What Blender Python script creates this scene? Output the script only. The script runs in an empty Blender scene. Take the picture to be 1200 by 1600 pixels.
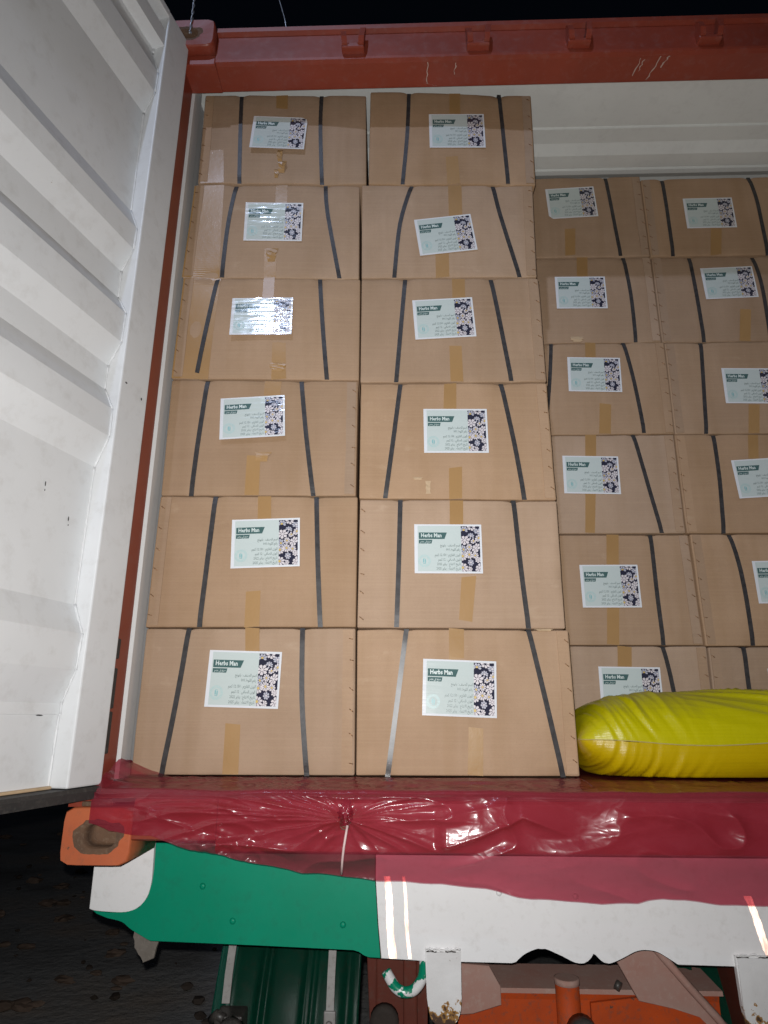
import bpy, bmesh, math, random
from mathutils import Vector, Matrix, noise
R = math.radians
scene = bpy.context.scene
COL = scene.collection
random.seed(7)

# ------------------------------------------------------------------ camera
CAM_LOC = Vector((0.1338, -1.8554, 0.1496))
cam_d = bpy.data.cameras.new('camera')
cam_d.sensor_fit = 'VERTICAL'
cam_d.sensor_height = 36.0
cam_d.lens = 23.428
cam_d.clip_start = 0.05
cam_d.clip_end = 500
cam = bpy.data.objects.new('camera', cam_d)
COL.objects.link(cam)
right = Vector((0.99953054, 0.03041694, 0.00367515))
upv = Vector((0.00539448, -0.29279686, 0.95615945))
fwd = Vector((-0.03015951, 0.95569075, 0.29282349))
m = Matrix((right, upv, -fwd)).transposed().to_4x4()
m.translation = CAM_LOC
cam.matrix_world = m
scene.camera = cam

# ------------------------------------------------------------------ night sky, yard lamp, phone flash
LAMP_EL, LAMP_AZ = 38.5, 13.0        # yard lamp: high behind the photographer, a little to the left
world = bpy.data.worlds.new('World')
scene.world = world
world.use_nodes = True
wn = world.node_tree
wn.nodes.clear()
sky = wn.nodes.new('ShaderNodeTexSky')
sky.sky_type = 'NISHITA'
sky.sun_disc = False
sky.sun_elevation = R(LAMP_EL)
sky.sun_rotation = R(180 + LAMP_AZ)
bg = wn.nodes.new('ShaderNodeBackground')
bg.inputs['Strength'].default_value = 0.0011
wo = wn.nodes.new('ShaderNodeOutputWorld')
wn.links.new(sky.outputs[0], bg.inputs[0])
wn.links.new(bg.outputs[0], wo.inputs[0])

# tall yard floodlight behind the photographer: mirrored in the labels, throws the header's shadow on the top boxes
to_lamp = Vector((-math.sin(R(LAMP_AZ)) * math.cos(R(LAMP_EL)), -math.cos(R(LAMP_AZ)) * math.cos(R(LAMP_EL)), math.sin(R(LAMP_EL))))
yd = bpy.data.lights.new('yard_lamp', 'SPOT')
yd.energy = 1950
yd.color = (0.60, 0.72, 1.0)
yd.spot_size = R(15.5)
yd.spot_blend = 1.0
yd.shadow_soft_size = 0.14
yard = bpy.data.objects.new('yard_lamp', yd)
COL.objects.link(yard)
yard.location = Vector((0.15, 0, 1.75)) + to_lamp * 13.0
yard.rotation_euler = to_lamp.to_track_quat('Z', 'Y').to_euler()

# the phone's flash, beside the lens
fl_d = bpy.data.lights.new('phone_flash', 'AREA')
fl_d.shape = 'DISK'
fl_d.size = 0.012
fl_d.energy = 26
fl_d.spread = R(150)
fl_d.color = (1.0, 0.992, 0.985)
fl = bpy.data.objects.new('phone_flash', fl_d)
COL.objects.link(fl)
fl.matrix_world = m
fl.location = CAM_LOC + right * -0.012 + upv * 0.03 + fwd * 0.004

scene.view_settings.view_transform = 'Standard'
scene.view_settings.look = 'None'
scene.view_settings.exposure = 0.0
scene.view_settings.gamma = 1.0
scene.view_settings.use_curve_mapping = False
scene.render.engine = 'CYCLES'
scene.cycles.max_bounces = 8
scene.cycles.transparent_max_bounces = 12


# ------------------------------------------------------------------ helpers
def link(o, parent=None):
    COL.objects.link(o)
    if parent is not None:
        o.parent = parent
    return o


def tag(o, label=None, cat=None, group=None, kind=None):
    if label: o['label'] = label
    if cat: o['category'] = cat
    if group: o['group'] = group
    if kind: o['kind'] = kind
    return o


def empty(name, loc=(0, 0, 0), rz=0.0):
    o = bpy.data.objects.new(name, None)
    o.empty_display_size = 0.1
    o.location = loc
    o.rotation_euler = (0, 0, rz)
    return link(o)


def obj(name, me, mats, parent=None, loc=None):
    if isinstance(me, bmesh.types.BMesh):
        bm = me
        me = bpy.data.meshes.new(name)
        bmesh.ops.recalc_face_normals(bm, faces=bm.faces)
        bm.to_mesh(me)
        bm.free()
    if not isinstance(mats, (list, tuple)):
        mats = [mats]
    if not me.materials:
        for mt in mats:
            me.materials.append(mt)
    o = bpy.data.objects.new(name, me)
    link(o, parent)
    if loc is not None:
        o.location = loc
    return o


def smooth(o):
    for p in o.data.polygons:
        p.use_smooth = True
    return o


def bm_box(bm, x0, x1, y0, y1, z0, z1, bev=0.0, mi=0, xf=None):
    r = bmesh.ops.create_cube(bm, size=1)
    vs = r['verts']
    for v in vs:
        v.co = Vector((x0 + (v.co.x + .5) * (x1 - x0), y0 + (v.co.y + .5) * (y1 - y0), z0 + (v.co.z + .5) * (z1 - z0)))
    fs = list({f for v in vs for f in v.link_faces})
    for f in fs:
        f.material_index = mi
    if bev > 0:
        es = list({e for v in vs for e in v.link_edges})
        rr = bmesh.ops.bevel(bm, geom=es, offset=bev, segments=2, affect='EDGES', profile=.5)
        vs = list({v for f in rr['faces'] for v in f.verts} | {v for v in vs if v.is_valid})
        for v in vs:
            for f in v.link_faces:
                f.material_index = mi
    if xf is not None:
        for v in vs:
            v.co = xf(v.co)
    return vs


def bm_prism(bm, poly, a, b, fn, mi=0, bev=0.0):
    """closed polygon poly of (p, q), swept from a to b; fn(t, p, q) -> Vector"""
    n = len(poly)
    va = [bm.verts.new(fn(a, p, q)) for p, q in poly]
    vb = [bm.verts.new(fn(b, p, q)) for p, q in poly]
    fs = []
    for i in range(n):
        j = (i + 1) % n
        fs.append(bm.faces.new((va[i], va[j], vb[j], vb[i])))
    fs.append(bm.faces.new(va[::-1]))
    fs.append(bm.faces.new(vb))
    for f in fs:
        f.material_index = mi
    if bev > 0:
        es = list({e for f in fs[-2:] for e in f.edges})
        bmesh.ops.bevel(bm, geom=es, offset=bev, segments=1, affect='EDGES')
    return va + vb


def bm_tube(bm, pts, rad, seg=10, mi=0, cap=True):
    pts = [Vector(p) for p in pts]
    rads = rad if isinstance(rad, (list, tuple)) else [rad] * len(pts)
    rings = []
    up0 = Vector((0, 0, 1))
    for i, p in enumerate(pts):
        t = (pts[min(i + 1, len(pts) - 1)] - pts[max(i - 1, 0)]).normalized()
        if i == 0:
            side = t.cross(up0)
            if side.length < 1e-3:
                side = t.cross(Vector((1, 0, 0)))
            side.normalize()
        else:
            side = (side - t * side.dot(t)).normalized()
        b = t.cross(side)
        rings.append([bm.verts.new(p + (side * math.cos(2 * math.pi * k / seg) + b * math.sin(2 * math.pi * k / seg)) * rads[i]) for k in range(seg)])
    for i in range(len(rings) - 1):
        for k in range(seg):
            f = bm.faces.new((rings[i][k], rings[i][(k + 1) % seg], rings[i + 1][(k + 1) % seg], rings[i + 1][k]))
            f.material_index = mi
            f.smooth = True
    if cap:
        bm.faces.new(rings[0][::-1]).material_index = mi
        bm.faces.new(rings[-1]).material_index = mi


def bm_cyl(bm, p0, p1, r, seg=16, mi=0):
    bm_tube(bm, [p0, p1], r, seg, mi)


# ------------------------------------------------------------------ materials
class NT:
    def __init__(self, name):
        self.m = bpy.data.materials.new(name)
        self.m.use_nodes = True
        self.t = self.m.node_tree
        self.t.nodes.clear()
        self.out = self.n('ShaderNodeOutputMaterial')

    def n(self, typ, **kw):
        nd = self.t.nodes.new(typ)
        for k, v in kw.items():
            setattr(nd, k, v)
        return nd

    def l(self, a, b):
        self.t.links.new(a, b)

    def coords(self, kind='Object', scale=(1, 1, 1)):
        tc = self.n('ShaderNodeTexCoord')
        mp = self.n('ShaderNodeMapping')
        mp.inputs['Scale'].default_value = scale
        self.l(tc.outputs[kind], mp.inputs[0])
        return mp.outputs[0]

    def noise(self, co, scale, detail=4, rough=.55):
        nd = self.n('ShaderNodeTexNoise')
        nd.inputs['Scale'].default_value = scale
        nd.inputs['Detail'].default_value = detail
        nd.inputs['Roughness'].default_value = rough
        self.l(co, nd.inputs['Vector'])
        return nd.outputs['Fac']

    def ramp(self, fac, stops):
        nd = self.n('ShaderNodeValToRGB')
        el = nd.color_ramp.elements
        while len(el) < len(stops):
            el.new(.5)
        for e, (p, c) in zip(el, stops):
            e.position = p
            e.color = (*c, 1) if len(c) == 3 else c
        self.l(fac, nd.inputs[0])
        return nd.outputs[0]

    def val(self, fac, a, b, lo=0., hi=1.):
        nd = self.n('ShaderNodeMapRange')
        nd.inputs[1].default_value = lo
        nd.inputs[2].default_value = hi
        nd.inputs[3].default_value = a
        nd.inputs[4].default_value = b
        self.l(fac, nd.inputs[0])
        return nd.outputs[0]

    def mix(self, fac, a, b, mode='MIX'):
        nd = self.n('ShaderNodeMix', data_type='RGBA', blend_type=mode)
        for s, v in ((nd.inputs[0], fac), (nd.inputs[6], a), (nd.inputs[7], b)):
            if hasattr(v, 'is_linked') or hasattr(v, 'node'):
                self.l(v, s)
            elif isinstance(v, (int, float)):
                s.default_value = v
            else:
                s.default_value = (*v, 1)
        return nd.outputs[2]

    def math(self, op, a, b=0.):
        nd = self.n('ShaderNodeMath', operation=op)
        for s, v in ((nd.inputs[0], a), (nd.inputs[1], b)):
            if isinstance(v, (int, float)):
                s.default_value = v
            else:
                self.l(v, s)
        return nd.outputs[0]

    def bump(self, h, strength=.3, dist=.002, normal=None):
        nd = self.n('ShaderNodeBump')
        nd.inputs['Strength'].default_value = strength
        nd.inputs['Distance'].default_value = dist
        self.l(h, nd.inputs['Height'])
        if normal is not None:
            self.l(normal, nd.inputs['Normal'])
        return nd.outputs[0]

    def bsdf(self, col, rough=.5, spec=.5, metal=0., normal=None, coat=0., coat_rough=.1):
        nd = self.n('ShaderNodeBsdfPrincipled')
        for k, v in (('Base Color', col), ('Roughness', rough), ('Specular IOR Level', spec), ('Metallic', metal), ('Coat Weight', coat), ('Coat Roughness', coat_rough)):
            s = nd.inputs[k]
            if isinstance(v, (int, float)):
                s.default_value = v
            elif isinstance(v, tuple):
                s.default_value = (*v, 1)
            else:
                self.l(v, s)
        if normal is not None:
            self.l(normal, nd.inputs['Normal'])
        return nd.outputs[0]

    def done(self, sh):
        self.l(sh, self.out.inputs[0])
        return self.m


def mat_cardboard():
    t = NT('cardboard')
    oi = t.n('ShaderNodeObjectInfo')
    sh = t.n('ShaderNodeVectorMath', operation='ADD')
    co = t.coords('Object')
    cx = t.n('ShaderNodeCombineXYZ')
    t.l(t.math('MULTIPLY', oi.outputs['Random'], 37.), cx.inputs[0])
    t.l(t.math('MULTIPLY', oi.outputs['Random'], 19.), cx.inputs[2])
    t.l(co, sh.inputs[0]); t.l(cx.outputs[0], sh.inputs[1])
    v = sh.outputs[0]

    def sc(s):
        mp = t.n('ShaderNodeMapping'); mp.inputs['Scale'].default_value = s
        t.l(v, mp.inputs[0]); return mp.outputs[0]
    big = t.noise(sc((1, 1, 1)), 5, 4)
    streak = t.noise(sc((14, 3, 1.1)), 1.0, 3)        # vertical press marks
    lines = t.noise(sc((2, 2, 190)), 1.0, 2, .6)      # fine flute lines
    fib = t.noise(sc((60, 60, 110)), 4, 3)
    c0 = t.ramp(big, [(.25, (.333, .213, .127)), (.75, (.415, .274, .173))])
    c1 = t.mix(t.val(streak, 0, .55, .45, .75), c0, (.305, .187, .097))
    c2 = t.mix(t.val(lines, 0, .22, .42, .7), c1, (.455, .31, .185))
    c3 = t.mix(t.val(fib, 0, .3, .5, .8), c2, (.26, .165, .09))
    # rubbed pale patches and a few dark scuffs
    rub = t.math('MULTIPLY', t.val(t.noise(sc((1, 1, 2.2)), 9, 7, .7), 0, .5, .56, .72), t.val(t.noise(sc((1, 1, 1)), 2.3, 2), 0, 1, .5, .62))
    c3 = t.mix(rub, c3, (.50, .36, .24))
    scf = t.math('MULTIPLY', t.val(t.noise(sc((1, 1, 6)), 21, 6, .7), 0, .75, .66, .74), t.val(t.noise(sc((1, 1, 1)), 3.7, 2), 0, 1, .54, .62))
    c3 = t.mix(scf, c3, (.16, .095, .05))
    hs = t.n('ShaderNodeHueSaturation')
    t.l(t.val(t.math('FRACT', t.math('MULTIPLY', oi.outputs['Random'], 7.3)), .86, 1.04), hs.inputs['Saturation'])
    t.l(t.val(oi.outputs['Random'], .90, 1.09), hs.inputs['Value'])
    t.l(c3, hs.inputs['Color'])
    b = t.bump(lines, .12, .002)
    b = t.bump(streak, .35, .004, b)
    b = t.bump(big, .5, .012, b)
    b = t.bump(t.noise(sc((1, 1, 1)), 17, 3), .16, .004, b)
    return t.done(t.bsdf(hs.outputs[0], .72, .25, normal=b))


def mat_tape():
    t = NT('brown_packing_tape')
    co = t.coords('Object')
    n1 = t.noise(co, 26, 5, .65)
    n2 = t.noise(co, 4, 2)
    col = t.ramp(n2, [(.3, (.34, .195, .075)), (.7, (.41, .245, .105))])
    b = t.bump(n1, .12, .005)
    return t.done(t.bsdf(col, .33, .40, normal=b))


def mat_strap():
    t = NT('black_strap')
    co = t.coords('Object')
    n1 = t.noise(co, 60, 4)
    wv = t.noise(t.coords('Object', (900, 900, 120)), 1, 2)
    col = t.ramp(n1, [(.3, (.030, .028, .028)), (.75, (.060, .056, .056))])
    return t.done(t.bsdf(col, .42, .28, normal=t.bump(wv, .25, .0008)))


def mat_label(name, col, rough=.11):
    t = NT(name)
    co = t.coords('Object', (1, 1, 1))
    rip = t.noise(t.coords('Object', (9, 9, 75)), 1, 2, .6)
    n2 = t.noise(co, 14, 2)
    b = t.bump(rip, .22, .0035)
    b = t.bump(n2, .15, .004, b)
    return t.done(t.bsdf(col, rough, .45, normal=b))


def mat_paint(name, col, dark=None, rough=.4, dirt=(.10, .07, .05), dirt_amt=.35, scale=6., spec=.5, chips=None, chip_lo=.66):
    t = NT(name)
    co = t.coords('Object')
    n1 = t.noise(co, scale, 6, .6)
    n2 = t.noise(co, scale * 7, 5, .65)
    dark = dark or tuple(c * .8 for c in col)
    c = t.mix(t.val(n1, 0, 1, .3, .7), col, dark)
    c = t.mix(t.math('MULTIPLY', t.val(n2, 0, 1, .52, .78), dirt_amt), c, dirt)
    if chips:
        n3 = t.noise(co, scale * 3.1, 8, .7)
        n4 = t.noise(co, scale * .7, 2)
        f = t.math('MULTIPLY', t.val(n3, 0, 1, chip_lo, chip_lo + .015), t.val(n4, 0, 1, .5, .56))
        c = t.mix(f, c, chips)
    rr = t.val(n2, rough * .8, min(1, rough * 1.35))
    return t.done(t.bsdf(c, rr, spec, normal=t.bump(n1, .15, .004)))


def mat_plain(name, col, rough=.6, spec=.4, metal=0., nscale=30, amp=.25):
    t = NT(name)
    n1 = t.noise(t.coords('Object'), nscale, 4)
    c = t.mix(n1, tuple(x * (1 + amp) for x in col), tuple(x * (1 - amp) for x in col))
    return t.done(t.bsdf(c, rough, spec, metal, t.bump(n1, .1, .001)))


def mat_flat(name, col, rough=.35, spec=.4):
    t = NT(name)
    n1 = t.noise(t.coords('Object'), 90, 2)
    c = t.mix(n1, col, tuple(x * .9 for x in col))
    return t.done(t.bsdf(c, rough, spec))


def mat_film():
    t = NT('red_plastic_film')
    n1 = t.noise(t.coords('Object'), 24, 4, .6)
    n2 = t.noise(t.coords('Object', (3, 8, 9)), 2.2, 4)

    def cells(scale, co):
        v = t.n('ShaderNodeTexVoronoi')
        v.feature = 'F1'
        v.inputs['Scale'].default_value = scale
        wob = t.n('ShaderNodeVectorMath', operation='ADD')
        nz = t.n('ShaderNodeTexNoise'); nz.inputs['Scale'].default_value = scale * .6
        t.l(co, nz.inputs['Vector'])
        sc = t.n('ShaderNodeVectorMath', operation='SCALE'); sc.inputs['Scale'].default_value = .35
        t.l(nz.outputs['Color'], sc.inputs[0])
        t.l(co, wob.inputs[0]); t.l(sc.outputs[0], wob.inputs[1])
        t.l(wob.outputs[0], v.inputs['Vector'])
        return v.outputs['Distance']
    b = t.bump(n1, .06, .006)
    b = t.bump(cells(6, t.coords('Object', (1, .8, 2.0))), .30, .014, b)
    b = t.bump(cells(17, t.coords('Object', (1, .8, 1.7))), .18, .006, b)
    col = t.mix(n2, (.33, .030, .052), (.40, .050, .080))
    pr = t.bsdf(col, .32, .6, normal=b, coat=1.0, coat_rough=.15)
    t.l(b, pr.node.inputs['Coat Normal'])
    tr = t.n('ShaderNodeBsdfTransparent')
    tr.inputs[0].default_value = (.94, .48, .55, 1)
    mx = t.n('ShaderNodeMixShader')
    t.l(t.val(n2, .36, .48), mx.inputs[0])
    t.l(tr.outputs[0], mx.inputs[1]); t.l(pr, mx.inputs[2])
    return t.done(mx.outputs[0])


def mat_sack(name, ca, cb):
    t = NT(name)
    w1 = t.n('ShaderNodeTexWave'); w1.wave_type = 'BANDS'; w1.bands_direction = 'X'
    w1.inputs['Scale'].default_value = 130; w1.inputs['Distortion'].default_value = .6
    w2 = t.n('ShaderNodeTexWave'); w2.wave_type = 'BANDS'; w2.bands_direction = 'Z'
    w2.inputs['Scale'].default_value = 90; w2.inputs['Distortion'].default_value = .8
    co = t.coords('Object'); t.l(co, w1.inputs[0]); t.l(co, w2.inputs[0])
    n1 = t.noise(co, 7, 4)
    ln = t.noise(t.coords('Object', (2, 120, 160)), 1, 2)
    h = t.math('ADD', t.math('MULTIPLY', w1.outputs['Fac'], .5), w2.outputs['Fac'])
    mic = t.noise(t.coords('Object', (1, 1, .6)), 34, 5, .6)
    c = t.mix(n1, ca, cb)
    c = t.mix(t.val(ln, 0, .22, .45, .75), c, tuple(x * .72 for x in ca))
    return t.done(t.bsdf(c, .32, .42, normal=t.bump(h, .16, .0014, t.bump(mic, .22, .006))))


def mat_retro():
    # glass-bead tape: sends light back the way it came
    t = NT('retroreflective_tape')
    geo = t.n('ShaderNodeNewGeometry')
    gl = t.n('ShaderNodeBsdfGlossy')
    gl.inputs['Color'].default_value = (.52, .36, .29, 1)
    gl.inputs['Roughness'].default_value = .42
    t.l(geo.outputs['Incoming'], gl.inputs['Normal'])
    n1 = t.noise(t.coords('Object', (1, 1, .25)), 60, 4, .7)
    df = t.bsdf(t.ramp(n1, [(.35, (.75, .32, .26)), (.6, (.85, .72, .66))]), .35)
    mx = t.n('ShaderNodeMixShader')
    t.l(t.val(n1, .25, .8, .35, .6), mx.inputs[0])
    t.l(df, mx.inputs[1]); t.l(gl.outputs[0], mx.inputs[2])
    return t.done(mx.outputs[0])


def mat_bracket():
    # white paint eaten by rust at the foot of the bar
    t = NT('rust_eaten_white_paint')
    co = t.coords('Object')
    n1 = t.noise(co, 55, 6, .6)
    n2 = t.noise(co, 9, 3)
    n3 = t.noise(co, 130, 4)
    sp = t.n('ShaderNodeSeparateXYZ')
    t.l(co, sp.inputs[0])
    low = t.val(sp.outputs['Z'], .26, -.24, -.545, -.455)
    f = t.val(t.math('ADD', n1, low), 0, 1, .545, .575)
    f2 = t.val(t.math('ADD', n1, low), 0, 1, .62, .66)
    base = t.mix(t.val(n2, 0, 1, .35, .65), (.74, .735, .73), (.66, .65, .64))
    sc = t.math('MULTIPLY', t.val(n3, 0, 1, .70, .72), t.val(n2, 0, 1, .5, .6))
    base = t.mix(sc, base, (.20, .14, .09))
    rust = t.mix(n3, (.42, .23, .06), (.22, .10, .03))
    c = t.mix(f, base, rust)
    c = t.mix(f2, c, (.075, .04, .025))
    return t.done(t.bsdf(c, t.val(f, .42, .85), .4, normal=t.bump(n1, .35, .003)))


def mat_hook():
    # green over white, worn into splotches
    t = NT('worn_green_white_paint')
    n1 = t.noise(t.coords('Object'), 26, 3, .55)
    n2 = t.noise(t.coords('Object'), 120, 4)
    c = t.mix(t.val(n1, 0, 1, .50, .515), (.72, .715, .71), (.0015, .22, .12))
    c = t.mix(t.val(n2, 0, .5, .62, .7), c, (.20, .15, .10))
    return t.done(t.bsdf(c, .3, .5, normal=t.bump(n2, .15, .001)))


def mat_ground():
    t = NT('dark_ground')
    co = t.coords('Object')
    n1 = t.noise(co, .9, 6, .6)
    n2 = t.noise(co, 14, 6, .65)
    c = t.ramp(n1, [(.3, (.26, .245, .23)), (.52, (.48, .475, .46)), (.75, (.60, .48, .38))])
    c = t.mix(t.val(n2, 0, .7, .55, .8), c, (.34, .31, .28))
    return t.done(t.bsdf(c, .85, .3, normal=t.bump(n2, .6, .03)))


M = dict(
    card=mat_cardboard(), tape=mat_tape(), strap=mat_strap(),
    paper=mat_label('white_label_paper', (.70, .715, .735)), mint=mat_label('mint_print', (.535, .60, .575)),
    plate=mat_label('dark_green_print', (.070, .135, .130)), ink=mat_flat('grey_ink', (.13, .17, .165)),
    plateink=mat_flat('pale_ink', (.62, .70, .67)), stamp=mat_flat('turquoise_ink', (.41, .58, .565)), stampd=mat_flat('teal_ink', (.20, .45, .46)),
    navy=mat_label('navy_print', (.030, .031, .052)), petal=mat_flat('petal_print', (.66, .61, .62)), petalb=mat_flat('blue_petal_print', (.46, .46, .52)), yolk=mat_flat('yellow_print', (.62, .44, .12)),
    staple=mat_plain('copper_staple', (.25, .13, .06), .3, .5, .6),
    white=mat_paint('white_door_paint', (.71, .72, .725), (.66, .67, .675), .42, (.33, .30, .26), .26, 3.0, chips=(.36, .32, .27), chip_lo=.70),
    lining=mat_paint('white_lining_paint', (.72, .72, .715), (.66, .66, .65), .4, (.30, .27, .24), .18, 5.0, chips=(.30, .24, .19), chip_lo=.70),
    ceil=mat_paint('grey_ceiling_paint', (.74, .755, .72), (.69, .70, .67), .45, (.3, .28, .25), .15, 4.0),
    red=mat_paint('oxide_red_paint', (.285, .050, .026), (.225, .042, .024), .34, (.27, .12, .10), .42, 5.0, chips=(.34, .22, .16), chip_lo=.735),
    orange=mat_paint('orange_red_paint', (.55, .140, .052), (.47, .11, .042), .5, (.18, .085, .045), .4, 9.0, chips=(.13, .075, .045), chip_lo=.66),
    rust=mat_paint('rusty_steel', (.16, .085, .045), (.09, .05, .03), .75, (.26, .19, .13), .6, 20.0),
    gasket=mat_paint('black_rubber', (.022, .021, .021), (.035, .033, .031), .65, (.13, .115, .10), .5, 14.0),
    green=mat_paint('green_paint', (.0003, .265, .150), (.0003, .24, .132), .42, (.004, .15, .085), .4, 5.0, spec=.25, chips=(.09, .05, .02), chip_lo=.745),
    bwhite=mat_paint('white_board_paint', (.82, .815, .81), (.78, .775, .77), .42, (.40, .36, .31), .26, 6.0, chips=(.22, .13, .07), chip_lo=.74),
    rwhite=mat_bracket(),
    darkred=mat_paint('dark_red_frame', (.13, .030, .018), (.09, .024, .016), .6, (.10, .07, .055), .5, 9.0, spec=.2), brown=mat_paint('dark_mud', (.045, .035, .030), (.03, .024, .02), .8, (.07, .055, .045), .5, 12.0, spec=.2),
    frame=mat_paint('dusty_orange_frame', (.52, .072, .011), (.40, .058, .013), .6, (.12, .075, .055), .8, 9.0, spec=.2, chips=(.09, .06, .045), chip_lo=.62),
    dust=mat_paint('dusty_red_frame', (.38, .25, .21), (.38, .20, .16), .8, (.46, .36, .31), .5, 10.0, spec=.2),
    fender=mat_paint('dusty_green_plastic', (.003, .072, .040), (.005, .055, .032), .34, (.055, .045, .03), .35, 6.0, spec=.22),
    fenderb=mat_paint('green_fender_edge', (.005, .13, .085), (.006, .11, .07), .4, (.02, .07, .05), .35, 7.0),
    stay=mat_paint('dirty_white_stay', (.34, .325, .31), (.27, .255, .24), .5, (.09, .07, .05), .5, 18.0),
    grease=mat_paint('greasy_steel', (.07, .062, .055), (.03, .027, .025), .4, (.16, .14, .12), .5, 24.0),
    sheet=mat_film(), sack=mat_sack('yellow_weave', (.44, .305, .001), (.50, .355, .001)), sackg=mat_sack('lime_weave', (.425, .38, .001), (.48, .435, .001)),
    seam=mat_plain('seam_thread', (.42, .34, .10), .6), string=mat_plain('pale_string', (.62, .46, .44), .5), wire=mat_plain('galvanised_wire', (.35, .36, .38), .35, .5, .7),
    ply=mat_paint('plywood_floor', (.24, .14, .07), (.19, .11, .055), .6, (.10, .07, .05), .5, 8.0),
    ground=mat_ground(), stone=mat_plain('rubble', (.10, .075, .06), .8), retro=mat_retro(), hookp=mat_hook(), strapg=mat_plain('scuffed_strap', (.10, .097, .094), .38, .5, 0, 45, .75), lug=mat_paint('dusty_grey_steel', (.20, .175, .15), (.14, .12, .10), .75, (.28, .25, .21), .5, 25.0), rubbish=mat_plain('earthy_litter', (.24, .17, .13), .8, .2, 0, 9, .6),
    scratch=mat_plain('bare_scratch', (.46, .33, .28), .6), dark=mat_plain('dark_hole', (.025, .018, .014), .8),
    debris=mat_plain('pale_cardboard_tear', (.50, .36, .22), .7),
)

# ------------------------------------------------------------------ ground
bm = bmesh.new()
N = 60
gv = []
for i in range(N + 1):
    row = []
    for j in range(N + 1):
        x = -1 + 2 * i / N; y = -1 + 2 * j / N
        X = math.copysign(abs(x) ** 2.2, x) * 120; Y = math.copysign(abs(y) ** 2.2, y) * 120 + 3
        z = -1.42 + .05 * noise.noise(Vector((X * .6, Y * .6, 0))) + .02 * noise.noise(Vector((X * 2.1, Y * 2.1, 4)))
        row.append(bm.verts.new((X, Y, z)))
    gv.append(row)
for i in range(N):
    for j in range(N):
        bm.faces.new((gv[i][j], gv[i + 1][j], gv[i + 1][j + 1], gv[i][j + 1]))
smooth(tag(obj('ground', bm, M['ground']), kind='structure'))

bm = bmesh.new()
rs = random.Random(3)
for k in range(260):
    d = rs.uniform(1.6, 9) ; a = rs.uniform(-1.2, .35)
    x = math.sin(a) * d * .9; y = -.6 + math.cos(a) * d
    s = rs.choice([.008, .012, .015, .02, .03]) * (1 if k % 9 else 2.2)
    r = bmesh.ops.create_icosphere(bm, subdivisions=1, radius=s)
    for v in r['verts']:
        v.co = Vector((x + v.co.x * rs.uniform(.7, 1.6), y + v.co.y * rs.uniform(.7, 1.6), -1.40 + v.co.z * rs.uniform(.4, 1)))
tag(obj('rubble', bm, M['stone']), 'small stones scattered over the dark ground', None, None, 'stuff')
bm = bmesh.new()
for k in range(110):
    d = rs.uniform(3.6, 11); a = rs.uniform(-1.0, -.25)
    x = math.sin(a) * d; y = -.6 + math.cos(a) * d
    sz = rs.uniform(.015, .05)
    r = bmesh.ops.create_icosphere(bm, subdivisions=2, radius=sz)
    for v in r['verts']:
        q = 1 + .9 * noise.noise(v.co * 26 + Vector((k, 0, 0)))
        v.co = Vector((x + v.co.x * q * 1.5, y + v.co.y * q, -1.40 + v.co.z * q * .55))
tag(obj('litter', bm, M['rubbish']), 'reddish brown litter strewn on the dark ground beyond the truck', None, None, 'stuff')

# ------------------------------------------------------------------ container
CL = Vector((0.564, 2.8, -0.18))
cont = empty('shipping_container', CL)
tag(cont, 'oxide red shipping container with open rear end and white door swung out', 'container')
OFF = -CL
XL, XR = -0.656, 1.784          # outside faces
YF, YB = -0.20, 5.86


def ident(v):
    return v


def casting(name, x0, x1, y0, y1, z0, z1, mat, holex=.5, holey=.5, hr=(.040, .026), flip=1):
    """corner fitting: block with an oval hole through its front face"""
    bm = bmesh.new()
    n = 32
    cx, cz = (x0 + x1) / 2, (z0 + z1) / 2
    hx, hz = (x1 - x0) / 2, (z1 - z0) / 2
    ox, oz = x0 + (x1 - x0) * holex, z0 + (z1 - z0) * holey
    out, outb, mid, inn, innb = [], [], [], [], []
    rc = .012
    for k in range(n):
        a = 2 * math.pi * k / n
        ca, sa = math.cos(a), math.sin(a)
        p = 8.0
        rad = (abs(ca / hx) ** p + abs(sa / hz) ** p) ** (-1 / p)
        ex, ez = cx + ca * rad, cz + sa * rad
        shrink = .955
        out.append(bm.verts.new((cx + ca * rad * shrink, y0, cz + sa * rad * shrink)))
        mid.append(bm.verts.new((ex, y0 + .008, ez)))
        outb.append(bm.verts.new((ex, y1, ez)))
        ph = 3.0
        rh = (abs(ca / hr[0]) ** ph + abs(sa / hr[1]) ** ph) ** (-1 / ph)
        inn.append(bm.verts.new((ox + ca * rh, y0 + .002, oz + sa * rh)))
        innb.append(bm.verts.new((ox + ca * rh * .96, y0 + .034, oz + sa * rh * .96)))
    inn2 = [bm.verts.new((v.co.x, y0 + .075, v.co.z)) for v in innb]

    def ring(a, b, mi, sm=False):
        for k in range(n):
            f = bm.faces.new((a[k], a[(k + 1) % n], b[(k + 1) % n], b[k]))
            f.material_index = mi
            f.smooth = sm
    st = []
    for k in range(n):
        w = 1.18 + .42 * max(0, noise.noise(Vector((math.cos(2 * math.pi * k / n) * 1.6, math.sin(2 * math.pi * k / n) * 1.6, 3 + x0))) + .25) + (.10 if k % 3 == 0 else 0)
        st.append(bm.verts.new((ox + (inn[k].co.x - ox) * w, y0 + .001, oz + (inn[k].co.z - oz) * min(w, 1.45))))
    ring(inn, st, 1); ring(st, out, 0); ring(out, mid, 0, True); ring(mid, outb, 0, True); ring(innb, inn, 1, True); ring(inn2, innb, 1, True)
    bm.faces.new(outb[::-1])
    f = bm.faces.new(inn2); f.material_index = 1
    return obj(name, bm, [mat, M['rust']], cont, OFF)


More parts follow.
